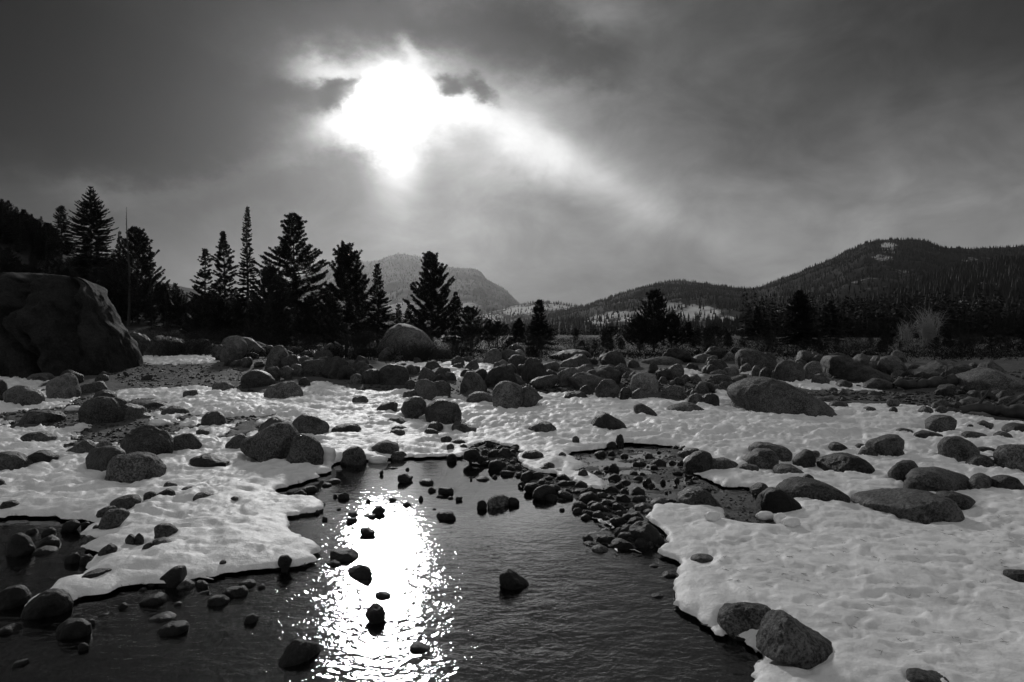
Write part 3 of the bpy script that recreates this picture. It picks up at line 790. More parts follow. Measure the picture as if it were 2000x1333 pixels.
3|l|D 1380 630 1760 690 .6|low pale bank of rock behind the tall centre pine
2|l|P -60,1140 -20,960 60,970 110,1020 100,1080 0,1150|big pale rock beside the bare low bush
2|k|P 50,1090 60,1040 130,1030 200,1050 235,1090 150,1110 80,1110|
2|g|P 230,1170 260,1100 300,1040 380,1035 400,1100 395,1170 330,1185|upright blocky boulder in the left boulder pile
2|k|P 60,1170 90,1120 140,1115 150,1160 110,1190|
2|k|P 240,1240 260,1190 320,1180 340,1220 320,1280|
2|k|P 340,1250 345,1190 400,1175 435,1210 400,1270|
2|k|P 415,1240 420,1160 480,1160 530,1210 500,1250|
2|k|P 500,1240 490,1150 560,1115 650,1120 665,1180 650,1250 600,1250|square dark block in the left boulder pile
2|k|D 465 1105 560 1160 .5|
2|g|D 345 990 415 1030 .5|
2|g|D 430 1030 495 1080 .5|
2|k|P 770,1190 780,1150 830,1133 900,1165 890,1200 820,1200|dark oval rock below the tall upswept pine
2|l|D 660 1160 760 1235 .5|
2|g|D 890 1200 1000 1270 .5|
2|g|D 815 1228 920 1300 .5|
2|k|P 1015,1280 1020,1200 1070,1170 1150,1165 1210,1190 1225,1260 1170,1310 1080,1305|big rounded dark boulder before the rock mound
2|k|D 1180 1160 1290 1240 .5|
2|l|D 1290 1215 1420 1265 .5|
2|g|D 1510 1105 1610 1170 .5|
2|g|D 1490 1070 1590 1110 .5|
2|k|D 465 1250 550 1320 .5|
6|k|P 1550,190 1550,110 1600,80 1670,95 1690,150 1660,205|
6|g|P 1310,220 1330,175 1400,160 1480,170 1500,215 1400,235|
6|l|P 1410,160 1430,90 1500,78 1560,110 1590,200 1540,240 1480,230|speckled pale boulder before the rock mound
6|g|D 1330 75 1420 160 .5|
2|g|P 1000,1120 1020,1020 1080,950 1150,900 1230,900 1300,940 1380,1030 1460,1120 1440,1140 1200,1140|tall tent-shaped mound of rock among the pines
1|l|P 760,990 780,945 830,950 890,1030 860,1050|
1|g|P 820,1100 800,1020 850,1020 900,1090 850,1120|
1|l|D 1080 930 1130 955 .5|
1|g|D 1310 945 1370 1000 .5|
1|g|D 1370 965 1425 1000 .5|
1|k|D 1430 975 1530 1010 .5|
5|g|P 1520,220 1560,180 1640,172 1690,205 1670,235 1560,235|
9|w|P 65,390 70,260 130,230 190,255 240,340 230,400 120,390|tall black stone standing in the left shallows
9|w|P 180,250 210,205 260,200 285,240 230,260|
9|w|D 310 190 410 250 .5|
9|w|D 290 250 440 340 .5|
9|w|D 235 330 420 390 .5|
9|w|P 475,230 490,150 540,135 600,160 570,200|
9|w|P 600,160 640,150 665,165 620,200|
9|k|D 595 250 700 320 .5|
9|k|P 730,385 760,340 810,308 855,340 855,370 790,385|
9|w|P 480,460 490,400 560,375 590,410 560,460|
9|w|D 590 390 690 470 .5|
9|w|P 615,575 620,530 690,510 760,540 820,530 730,570|
9|w|P 1170,620 1175,570 1230,520 1300,472 1350,480 1378,540 1370,580 1310,635 1200,635|black leaning boulder at the near snow's edge
9|k|P 1290,650 1330,600 1390,572 1435,590 1450,640 1380,670|
9|w|P 1440,620 1450,585 1500,585 1535,615 1510,650|
9|w|P 1430,700 1480,670 1540,655 1560,690 1510,730|
9|w|P 1640,670 1680,640 1790,632 1825,665 1800,705 1700,710|
9|w|P 1765,610 1780,590 1850,578 1890,600 1870,630 1800,635|
9|w|P 1525,740 1560,705 1640,695 1690,730 1680,770 1580,775|
9|w|D 1280 740 1350 770 .5|
9|w|D 1025 680 1240 770 .6|
9|w|D 1020 635 1085 665 .5|
9|w|D 1080 590 1150 630 .5|
9|w|D 870 745 945 790 .5|
9|w|P 700,865 740,830 800,815 820,840 760,880|
9|w|D 1100 825 1300 890 .6|
9|w|P 1165,960 1200,920 1260,895 1370,900 1385,940 1320,985 1220,990|black angular stone in the lower left stream
9|w|P 1800,890 1820,840 1870,830 1890,860 1860,900|
9|w|P -40,800 -20,700 50,640 130,620 180,650 210,700 175,790 50,800|black boulder cut by the left edge of the stream
9|w|P 190,830 210,760 260,700 340,655 420,655 480,700 505,770 460,840 320,860|rounded black boulder at the snow spit's tip
9|w|P 435,980 440,910 500,870 600,865 650,920 655,970 600,1020 500,1010|washed-over boulder in the lower left stream
9|w|D 630 865 705 920 .5|
9|w|D -20 915 155 985 .5|
9|w|P 580,1100 585,1050 620,1040 650,1070 620,1105|
9|w|P 95,1240 110,1180 200,1160 215,1200 150,1240|
9|k|D 925 240 1000 295 .5|
9|k|D 995 228 1060 290 .5|
9|k|P 1055,345 1070,315 1110,298 1135,325 1100,348|
9|k|D 1110 270 1265 315 .5|
9|k|D 1620 430 1670 458 .5|
10|w|P 740,430 738,365 770,348 830,360 905,355 948,405 900,440 800,440|saddle-backed black stone left of the glare
10|w|P 700,465 720,440 770,433 810,455 780,478|
10|w|P 860,530 880,495 970,468 1030,495 1048,540 1010,600 940,580|blunt dark boulder in the middle of the glare
10|w|P 1065,680 1110,662 1185,685 1160,715 1100,710|
10|w|P 985,830 1020,780 1060,755 1110,770 1145,830 1130,895 1060,900|black pyramid stone in the sparkling riffle
10|w|P 360,1170 410,1090 460,1030 530,1020 610,1030 665,1110 630,1180 520,1240 420,1220|largest black boulder at the bottom of the stream
10|w|P 340,440 370,400 420,395 455,430 430,490 380,500|
10|w|P 100,880 120,840 160,828 210,850 180,890 120,905|
10|w|P 1320,1100 1330,1050 1400,1045 1500,1105 1400,1110|
10|w|D 200 610 260 640 .5|
"""

def ico(sub, _c={}):
    if sub not in _c:
        import bmesh
        bm = bmesh.new(); bmesh.ops.create_icosphere(bm, subdivisions=sub, radius=1.0)
        _c[sub] = (np.array([v.co[:] for v in bm.verts]), np.array([[v.index for v in f.verts] for f in bm.faces])); bm.free()
    return _c[sub]
def parse(line):
    reg, fin, geo, lab = line.split('|'); reg = int(reg)
    if geo[0] == 'P': pts = [tuple(float(v) for v in p.split(',')) for p in geo[2:].split()]
    else:
        x0, y0, x1, y1, pk = map(float, geo[2:].split()); w = x1 - x0; h = y1 - y0
        tx = x0 + pk * w; jr = random.uniform
        pts = [(x0, y1 - .06 * h), (x0 + .07 * w, y0 + jr(.4, .58) * h), (x0 + .28 * (tx - x0) + .12 * w, y0 + jr(.12, .26) * h), (tx, y0), (tx + .45 * (x1 - tx), y0 + jr(.08, .24) * h),
               (x1 - .1 * w, y0 + jr(.35, .55) * h), (x1, y1 - .1 * h), (x0 + .75 * w, y1), (x0 + .3 * w, y1)]
    return fin, C(reg, pts), lab.strip()
RK = [parse(s) for s in ROCKS.strip().splitlines()]
base = np.array([[np.mean([p[0] for p in r[1]]), max(p[1] for p in r[1])] for r in RK])
bx, by = hit(base[:, 0], base[:, 1], surf)
rocks = []
def rock_mesh(r_of, th, ry, sub, seed, rough, facets, oc=3):
    D, Fc = ico(sub); x, y, z = D.T
    s = np.sqrt(x * x + z * z); a = np.arctan2(z, x); s2 = s ** .8
    rr = np.interp(a, th, r_of, period=2 * math.pi)
    V = np.stack([np.cos(a) * s2 * rr, y * ry, np.sin(a) * s2 * rr], 1)
    rs = np.random.default_rng(seed)
    size = float(r_of.mean())
    for k in range(facets):                       # broken faces toward and away
        n = rs.normal(size=3) * (.7, 1, .6); n[1] = (-1 if k % 3 else 1) * abs(n[1]) - .001; n /= np.linalg.norm(n)
        d = V @ n; lim = d.max() * rs.uniform(.72, .9) if oc < 7 else d.max() * .9; ov = np.clip(d - lim, 0, None); V -= ov[:, None] * n * .88
    nrm = V / (np.array([size, ry, size]) ** 2); nrm /= np.linalg.norm(nrm, axis=1)[:, None] + 1e-9
    q = V / size; o = rs.uniform(0, 50)
    amt = rough * size * (.35 + .65 * np.abs(y) ** .5)[:, None]
    V = V + nrm * amt * (.15 * fbm(q[:, 0] * 1.3 + o, q[:, 1] * 1.3, q[:, 2] * 1.3, 3, seed)[:, None] + .09 * (.5 - np.abs(fbm(q[:, 0] * 3 + o, q[:, 1] * 3, q[:, 2] * 3, oc, seed + 7)))[:, None] + .03 * fbm(q[:, 0] * 8 + o, q[:, 1] * 9, q[:, 2] * 9, 3, seed + 3)[:, None])
    return V, Fc
def polar(P, c, n=96):
    th = (np.arange(n) + .5) / n * 2 * math.pi - math.pi; r = np.zeros(n); A = P - c; B = np.roll(A, -1, 0)
    for i, t in enumerate(th):
        d = (math.cos(t), math.sin(t)); den = d[0] * (B - A)[:, 1] - d[1] * (B - A)[:, 0]; den = np.where(abs(den) < 1e-9, 1e-9, den)
        u = (A[:, 0] * (B - A)[:, 1] - A[:, 1] * (B - A)[:, 0]) / den; v = (A[:, 0] * d[1] - A[:, 1] * d[0]) / den
        ok = (v >= -1e-6) & (v <= 1 + 1e-6) & (u > 0); r[i] = u[ok].max() if ok.any() else .01
    k = np.array([1, 3, 4, 3, 1]) / 12.; e = np.concatenate([r[-2:], r, r[:2]]); r = np.convolve(e, k, 'valid')
    return c, th, r
# the foot of each rock, at its left and right, gives how it lies in depth
fl = []
for fin, pts, lab in RK:
    p = np.array(pts); a0, a1 = p[:, 0].min(), p[:, 0].max(); w_ = a1 - a0; L_ = p[p[:, 0] < a0 + .36 * w_]; R_ = p[p[:, 0] > a1 - .36 * w_]
    fl.append([a0 + .18 * w_, L_[:, 1].max() if len(L_) else p[:, 1].max(), a1 - .18 * w_, R_[:, 1].max() if len(R_) else p[:, 1].max()])
fl = np.array(fl); lx, ly = hit(fl[:, 0], fl[:, 1], surf); rx_, ry_a = hit(fl[:, 2], fl[:, 3], surf)
for i, (fin, pts, lab) in enumerate(RK):
    p = np.array(pts); wpx = p[:, 0].max() - p[:, 0].min(); hpx = p[:, 1].max() - p[:, 1].min(); k = 0.0; y0 = float(by[i])
    if fin != 'o' and hpx < .75 * wpx:
        k = float(np.clip((ry_a[i] - ly[i]) / (rx_[i] - lx[i]), -.6, .6)); k = 0.0 if abs(k) < .12 else k
        if k: y0 = float(np.clip(.5 * (ly[i] + ry_a[i]), y0, y0 * 1.25))
    wm = wpx * y0 / F; hm = hpx * y0 / F
    ry = min(.46 * wm, 1.1 * hm + .12 * wm); yc = y0 + .9 * ry
    a, b = ray(p[:, 0], p[:, 1]); xc = float(a.mean() * yc); yp = (yc - k * xc) / (1 - k * a); Q = np.stack([a * yp, CAMZ + b * yp], 1)
    h_ = Q[:, 1].max() - Q[:, 1].min(); lo_ = Q[Q[:, 1] < Q[:, 1].min() + .2 * h_]; x0_, x1_ = lo_[:, 0].min(), lo_[:, 0].max(); wide = (x1_ - x0_) > .55 * wm or hpx < .5 * wpx
    if wide: x0_, x1_ = Q[:, 0].min() + .03 * wm, Q[:, 0].max() - .03 * wm
    elif x1_ - x0_ < .45 * wm: m_ = (x0_ + x1_) / 2; x0_, x1_ = min(x0_, m_ - .22 * wm), max(x1_, m_ + .22 * wm)
    zg = float(surf(np.array([xc]), np.array([y0]))[0])        # where its front foot meets the surface
    ex = .5 * min(h_, .8 * wm); zb = min(Q[:, 1].min(), zg) - ex
    Q = np.concatenate([Q[Q[:, 1] >= Q[:, 1].min() + .16 * h_], [[x0_, zg if wide else Q[:, 1].min() + .05 * h_], [x1_, zg if wide else Q[:, 1].min() + .05 * h_], [x0_ + .04 * wm, zb], [x1_ - .04 * wm, zb]]])
    cq = Q.mean(0)
    if wide: cq[1] = min(cq[1], zg + .02 * h_)
    Q = Q[np.argsort(np.arctan2(Q[:, 1] - cq[1], Q[:, 0] - cq[0]))]
    c, th, r = polar(Q, cq)
    sub = 6 if wpx > 230 else 5 if wpx > 75 else 4 if wpx > 26 else 3
    big = fin == 'o'
    V, Fc = rock_mesh(r, th, ry, sub, 100 + i, 1.5 if big else (1.0 if fin in 'kw' else 1.3), 4 if big else random.choice((2, 4, 6)), 7 if big else 4)
    if big:                                       # water-worn flutes and hollows
        pxv = 1000 + F * (V[:, 0] + c[0]) / yc; pyv = 650 - (V[:, 2] + c[1] - CAMZ) / yc * F
        for ys, xs, wd, dp in (((520, 640, 700, 760), (88, 104, 150, 190), 9, .75), ((540, 600, 660, 760), (150, 175, 200, 215), 7, .35), ((560, 620, 690, 750), (20, 40, 35, 60), 8, .3), ((600, 640, 680, 740), (110, 135, 158, 160), 6, .3)):
            V[:, 1] += dp * np.exp(-((pxv - np.interp(pyv, ys, xs) - 9 * fbm(pyv / 30, pyv * 0, oct=2, seed=8)) / wd) ** 2) * (V[:, 1] < 0)
        q = V / r.mean(); fl = np.abs(fbm(q[:, 0] * 2.2, q[:, 1] * 2.2, q[:, 2] * 1.2, 4, 77)); V[:, 1] += (fl - .25) * .40 * r.mean(); V[:, 2] += (fbm(q[:, 0] * 3, q[:, 1] * 3, q[:, 2] * 3, 3, 78)) * .02 * r.mean()
    V[:, 1] += k * V[:, 0]; yc = yc + k * (float(c[0]) - xc)
    rocks.append(dict(V=V, F=Fc, loc=(float(c[0]), yc, float(c[1])), fin=fin, lab=lab, px=(float(p[:, 0].mean()), float(p[:, 1].max()), wpx, float(p[:, 1].max() - p[:, 1].min())), rad=wm / 2))
# melt hollows round the stones that stand in snow
melt = np.zeros(X.shape)
for rk in rocks:
    cx, cy, _ = rk['loc']; q = rk['rad']
    j0, j1 = np.searchsorted(rows, [cy - 3 * q, cy + 3 * q])
    if j1 > j0:
        d = np.hypot((X[j0:j1] - cx), (Y[j0:j1] - cy)) / q
        melt[j0:j1] = np.maximum(melt[j0:j1], np.exp(-np.clip(d - .95, 0, 9) ** 2 / .03) * min(.05, .12 * q))

# ------------------------------------------------------------------ ground, snow, water
Zg = ground_z(X, Y, FL) + .012 * fbm(X * 9, Y * 9, oct=3, seed=50) * sst(-FL[0], 0, .3)
far_rows = 46 * 1.1 ** np.arange(0, 49)
ro2 = np.concatenate([[-14, -9, -5, -2.2, 0, 1.2], rows[::1], far_rows[1:]])
X2 = np.concatenate([np.linspace(-.82, .82, 800)[None] * (np.maximum(np.array([-14, -9, -5, -2.2, 0, 1.2])[:, None], .1) + 1.5) * 1.0, X, cols[None] * (far_rows[1:, None] + 1.5) * 1.0])
X2[:6] *= np.array([4, 4, 3, 2, 1.3, 1.0])[:, None]
Y2 = np.repeat(ro2[:, None], 800, 1)
Zb = np.full((6, 800), -.38) + .1 * sst(np.abs(X2[:6]), 3, 6)
fz = G0(cols[None] * 0, far_rows[1:, None]) + .03 + .0 * cols[None]
Z2 = np.concatenate([Zb, Zg, np.broadcast_to(fz, (len(far_rows) - 1, 800)) + .25 * fbm(X2[-48:] * .05, Y2[-48:] * .05, oct=3, seed=51) * sst(Y2[-48:], 46, 80)])
ground = tag(mk('ground', np.stack([X2, Y2, Z2], -1).reshape(-1, 3), [gridfaces(*X2.shape)], MAT['ground']), kind='structure')
Zs = snow_z(X, Y, FL) - melt
keepv = FL[3] > 0; kf = keepv[:-1, :-1] | keepv[1:, :-1] | keepv[:-1, 1:] | keepv[1:, 1:]
idx = -np.ones(X.size, int); fs = gridfaces(*X.shape)[kf.reshape(-1)] if False else gridfaces(X.shape[0], X.shape[1]).reshape(-1, 4)[kf.ravel()]
us = np.unique(fs); idx[us] = np.arange(len(us))
PS = np.stack([X, Y, Zs], -1).reshape(-1, 3)[us]
snv = FL[3].ravel()[us]; ob = np.where(snv <= 0)[0]                 # draw the cut edge onto the true outline
for it in range(2):
    xb, yb = PS[ob, 0], PS[ob, 1]; s0 = fields(xb, yb)[3]; gx_ = (fields(xb + .01, yb)[3] - s0) / .01; gy_ = (fields(xb, yb + .01)[3] - s0) / .01
    gn = gx_ ** 2 + gy_ ** 2 + 1e-6; mv = np.minimum(-s0 / gn, .12 * np.sqrt(1 / gn) + 0 * s0); PS[ob, 0] += gx_ * mv; PS[ob, 1] += gy_ * mv
PS[ob, 2] = G0(PS[ob, 0], PS[ob, 1]) + .012
snow = tag(mk('snow', PS, [idx[fs]], MAT['snow']), kind='structure')
wv = np.array([(-40, -14, 0), (40, -14, 0), (40, 14, 0), (-40, 14, 0)], float)
water = tag(mk('water', wv, [np.array([[0, 1, 2, 3]])], MAT['water'], smooth=False), kind='structure')

# ------------------------------------------------------------------ place the rocks, name each by what it is beside
names = [(r['lab'], r['px']) for r in rocks if r['lab']]
used = {}
def size_word(r):
    s = r['px'][2] * r['loc'][1] / F
    return 'tiny' if s < .16 else 'small' if s < .32 else 'fist-high' if False else 'modest' if s < .6 else 'sizeable' if s < 1.1 else 'large'
TONE = dict(g='grey', l='pale', k='dark', w='wet black', o='dark')
def relation(p, q):
    dx = p[0] - q[0]; dy = p[1] - q[1]
    if abs(dx) > 1.3 * abs(dy): return 'right of' if dx > 0 else 'left of'
    return 'in front of' if dy > 0 else 'behind'
for rk in rocks:
    big = rk['rad'] * 2 > .42
    kind = 'outcrop' if rk['fin'] == 'o' else 'boulder' if big else 'stone'
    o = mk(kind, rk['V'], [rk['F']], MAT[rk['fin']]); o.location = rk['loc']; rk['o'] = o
    lab = rk['lab']
    if not lab:
        p = rk['px']; flat = p[3] < .42 * p[2]; shp = 'flat' if flat else 'rounded' if p[3] < .85 * p[2] else 'upright'
        near = sorted(names, key=lambda n: (n[1][0] - p[0]) ** 2 + 4 * (n[1][1] - p[1]) ** 2)
        c = [f"{size_word(rk)} {TONE[rk['fin']]} {shp} {kind} {relation(p, n[1])} the {n[0]}" for n in near[:3]]
        c += [f"{shp} {kind} {ad} {relation(p, n[1])} the {n[0]}" for n in near[:2] for ad in ('close', 'farther', 'farthest')]
        lab = next((t for t in c if t not in used and len(t.split()) <= 16), c[0])
    used[lab] = 1
    tag(o, lab, kind, group='stones of the stream and its cobble banks' if kind == 'stone' else 'boulders strewn over the flat' if kind == 'boulder' else None)

# small cobbles between the outlined ones
TX, TY = None, None
def in_poly_scatter(poly_px, n, seed, zf=G0):
    P = wpoly(poly_px, zf); rs = np.random.default_rng(seed); out = []
    lo, hi = P.min(0), P.max(0)
    q = rs.uniform(lo, hi, (n * 12, 2)); q = q[sdist(q[:, 0], q[:, 1], P) > .03]
    return q[:n]
proto = []
for k in range(14):
    n = 96; th = (np.arange(n) + .5) / n * 2 * math.pi - math.pi
    r = 1 + .16 * vnoise(np.cos(th) * 1.5 + k * 7, np.sin(th) * 1.5, seed=k); r *= (1 - .35 * np.abs(np.sin(th)) ** 1.4)
    V, Fc = rock_mesh(r, th, .8, 4, 900 + k, 2.2, 11 if k % 3 else 4, 4); me_o = mk('stone', V, [Fc], MAT['w']); proto.append(me_o.data); bpy.data.objects.remove(me_o)
pk_ = [m_.copy() for m_ in proto]
for m_ in pk_: m_.materials[0] = MAT['k']
def cobbles(poly, n, smin, smax, seed, label, group, dry=.3, sink=.25):
    rs = np.random.default_rng(seed)
    for x, y in in_poly_scatter(poly, n, seed):
        if any((x - r['loc'][0]) ** 2 + (y - r['loc'][1]) ** 2 < (.8 * r['rad']) ** 2 for r in rocks): continue
        s = smin + (smax - smin) * rs.random() ** 2.2
        me_ = proto[rs.integers(14)]; V = np.empty(len(me_.vertices) * 3, np.float32); me_.vertices.foreach_get('co', V); V = V.reshape(-1, 3) * (s, s * rs.uniform(.7, 1), s * rs.uniform(.7, 1.1))
        a_ = rs.uniform(0, 6.3); b_ = rs.uniform(-.3, .3); V = np.stack([V[:, 0] * math.cos(b_) - V[:, 2] * math.sin(b_), V[:, 1], V[:, 0] * math.sin(b_) + V[:, 2] * math.cos(b_)], 1)
        V = np.stack([V[:, 0] * math.cos(a_) - V[:, 1] * math.sin(a_), V[:, 0] * math.sin(a_) + V[:, 1] * math.cos(a_), V[:, 2]], 1)
        z = float(ground_z(np.array([x]), np.array([y]))[0]); mbc.add(V + (x, y, z + s * (.62 - sink) * .6), ico(4)[1])
mbc = MB()
cobbles(SPIT, 62, .04, .12, 1, 'small wet cobble packed in the spit between pool and puddle', 'cobbles of the spit')
cobbles(PUDDLE, 30, .02, .07, 2, 'small pebble standing in the shallow puddle right of the spit', 'pebbles in the puddle')
cobbles([(0,1020),(165,1022),(160,1050),(180,1060),(150,1075),(165,1100),(60,1110),(0,1080)], 22, .04, .12, 3, 'small black cobble in the dark shallows at far left', 'cobbles of the left shallows', 0)
cobbles([(905,868),(1010,870),(1060,905),(1000,915),(930,905)], 14, .03, .10, 4, 'small dark cobble at the back tip of the spit', 'cobbles at the spit tip')
cobbles([(1180,985),(1260,1010),(1290,1060),(1190,1070),(1150,1055)], 12, .04, .10, 5, 'small cobble at the near end of the cobble bank', 'cobbles at the near bank end')
tag(mbc.build('cobbles', MAT['w']), 'smallest wet cobbles filling in between the larger stones', 'cobbles', kind='stuff')
# the tumbled band of boulders farther back
def tumble(x0, x1, y0, y1, n, smin, smax, label, group, seed, kind='boulder'):
    rs = np.random.default_rng(seed); qx = rs.uniform(x0, x1, n); qy = rs.uniform(y0, y1, n); x, y = hit(qx, qy, G0)
    for a_, b_ in zip(x, y):
        s = (smin + (smax - smin) * rs.random() ** 1.8) * .5
        if any((a_ - r['loc'][0]) ** 2 + (b_ - r['loc'][1]) ** 2 < (.75 * r['rad'] + .4 * s) ** 2 for r in rocks): continue
        o = bpy.data.objects.new(kind, pk2[rs.integers(14)] if rs.random() < .45 else pk_[rs.integers(14)]); COL.objects.link(o)
        z = float(ground_z(np.array([a_]), np.array([b_]))[0]); o.location = (a_, b_, z + s * .25); o.scale = (s, s * rs.uniform(.7, 1), s * rs.uniform(.7, 1.5)); o.rotation_euler = (rs.uniform(-.7, .7), rs.uniform(-.7, .7), rs.uniform(0, 6.3))
        tag(o, label, kind, group)
pk2 = [m_.copy() for m_ in proto]
for m_ in pk2: m_.materials[0] = MAT['g']
tumble(440, 720, 690, 745, 24, .4, .9, 'grey boulder tumbled in the left pile below the tiered pine', 'boulders of the left pile', 61)
tumble(700, 960, 700, 755, 26, .35, .8, 'grey boulder tumbled around the bare bush and the rock mound', 'boulders around the rock mound', 62)
tumble(960, 1420, 690, 765, 62, .3, 1.15, 'grey boulder tumbled in the dense centre boulder row', 'boulders of the centre row', 63)
tumble(1380, 1760, 690, 735, 34, .4, .95, 'grey boulder tumbled in the right pile before the big spruce', 'boulders of the right pile', 64)
tumble(1740, 2060, 715, 750, 16, .4, .9, 'grey boulder lying behind the logs at far right', 'boulders behind the logs', 65)
tumble(1830, 2040, 765, 812, 26, .15, .45, 'grey stone tumbled on the right gravel beside the near log', 'rocks on the right gravel', 66, 'stone')
tumble(0, 480, 735, 770, 6, .2, .5, 'grey stone on the gravel before the outcrop', 'rocks on the left gravel', 67, 'stone')
rs_ = np.random.default_rng(71)
for k in range(26):                               # the rubble bank between the outcrop and the pines
    yb_ = rs_.uniform(27, 36); xb_ = (rs_.uniform(255, 660) - 1000) / F * yb_; s_ = rs_.uniform(.35, .95) ** 1.3
    o = bpy.data.objects.new('boulder', (pk2 if k % 2 else pk_)[rs_.integers(14)]); COL.objects.link(o)
    o.location = (xb_, yb_, float(ground_z(np.array([xb_]), np.array([yb_]))[0]) + s_ * .35); o.scale = (s_ * 1.1, s_, s_ * rs_.uniform(.8, 1.3)); o.rotation_euler = (rs_.uniform(-.5, .5), rs_.uniform(-.5, .5), rs_.uniform(0, 6.3))
    tag(o, 'grey boulder on the rubble bank between the outcrop and the pines', 'boulder', 'boulders of the left rubble bank')
# gravel too small to count
mbg = MB()
def gravel(poly, n, smin, smax, seed):
    rs = np.random.default_rng(seed); D, Fc = ico(1); q = in_poly_scatter(poly, n, seed)
    z = ground_z(q[:, 0], q[:, 1])
    for (x, y), zz in zip(q, z):
        s = smin + (smax - smin) * rs.random() ** 2; a = rs.uniform(0, 6.3); ca, sa = math.cos(a), math.sin(a)
        V = D * (1 + .25 * rs.normal(size=(len(D), 1))).clip(.6, 1.3) * (s, s * .75, s * .55)
        V = np.stack([V[:, 0] * ca - V[:, 1] * sa + x, V[:, 0] * sa + V[:, 1] * ca + y, V[:, 2] + zz + s * .15], 1); mbg.add(V, Fc)
gravel([(0,1015),(170,1020),(185,1060),(165,1110),(0,1130)], 500, .02, .06, 12); gravel(SPIT, 900, .01, .035, 1); gravel(PUDDLE, 1000, .008, .022, 2)
gravel([(0,1020),(165,1022),(185,1055),(165,1100),(60,1120),(0,1100)], 500, .01, .04, 3)
gravel(HOLES[0], 1100, .012, .05, 4); gravel([(200,715),(470,715),(500,770),(240,760)], 700, .015, .06, 5)
gravel([(1560,768),(1990,770),(2000,822),(1870,803),(1740,788),(1600,786)], 900, .015, .07, 6)
gravel([(640,735),(860,740),(1000,770),(860,774),(700,762)], 400, .015, .06, 7); gravel([(1000,745),(1400,745),(1400,772),(1000,772)], 900, .02, .08, 8); gravel([(1420,725),(2000,725),(2000,760),(1700,762)], 900, .03, .10, 9)
gr = mbg.build('gravel', MAT['k'], smooth=False); tag(gr, 'loose dark gravel over the wet bank and bare patches', 'gravel', kind='stuff')

# ------------------------------------------------------------------ hills
def hill_mat(name, lo, hi, snowy, sc):
    m, t, b = mat_new(name); n = t.nodes; l = t.links; b.inputs['Roughness'].default_value = .9
    b.inputs['Specular IOR Level'].default_value = .1
    at = n.new('ShaderNodeAttribute'); at.attribute_name = 'snow'; tcn = n.new('ShaderNodeTexCoord')
    k = n.new('ShaderNodeTexNoise'); l.new(tcn.outputs['Object'], k.inputs['Vector']); k.inputs['Scale'].default_value = sc; k.inputs['Detail'].default_value = 8; k.inputs['Roughness'].default_value = .7
    cr = n.new('ShaderNodeValToRGB'); l.new(k.outputs['Fac'], cr.inputs[0]); cr.color_ramp.elements[0].position = .35; cr.color_ramp.elements[1].position = .65
    cr.color_ramp.elements[0].color = (lo, lo, lo, 1); cr.color_ramp.elements[1].color = (hi, hi, hi, 1)
    s = n.new('ShaderNodeMath'); s.operation = 'MULTIPLY_ADD'; l.new(k.outputs['Fac'], s.inputs[0]); s.inputs[1].default_value = 2.4; l.new(at.outputs['Fac'], s.inputs[2])
    g = n.new('ShaderNodeMapRange'); l.new(s.outputs[0], g.inputs[0]); g.inputs[1].default_value = 1.72; g.inputs[2].default_value = 1.98
    mx = n.new('ShaderNodeMix'); mx.data_type = 'RGBA'; l.new(g.outputs[0], mx.inputs[0]); l.new(cr.outputs[0], mx.inputs[6]); mx.inputs[7].default_value = (snowy, snowy, snowy, 1)
    l.new(mx.outputs[2], b.inputs['Base Color']); return m
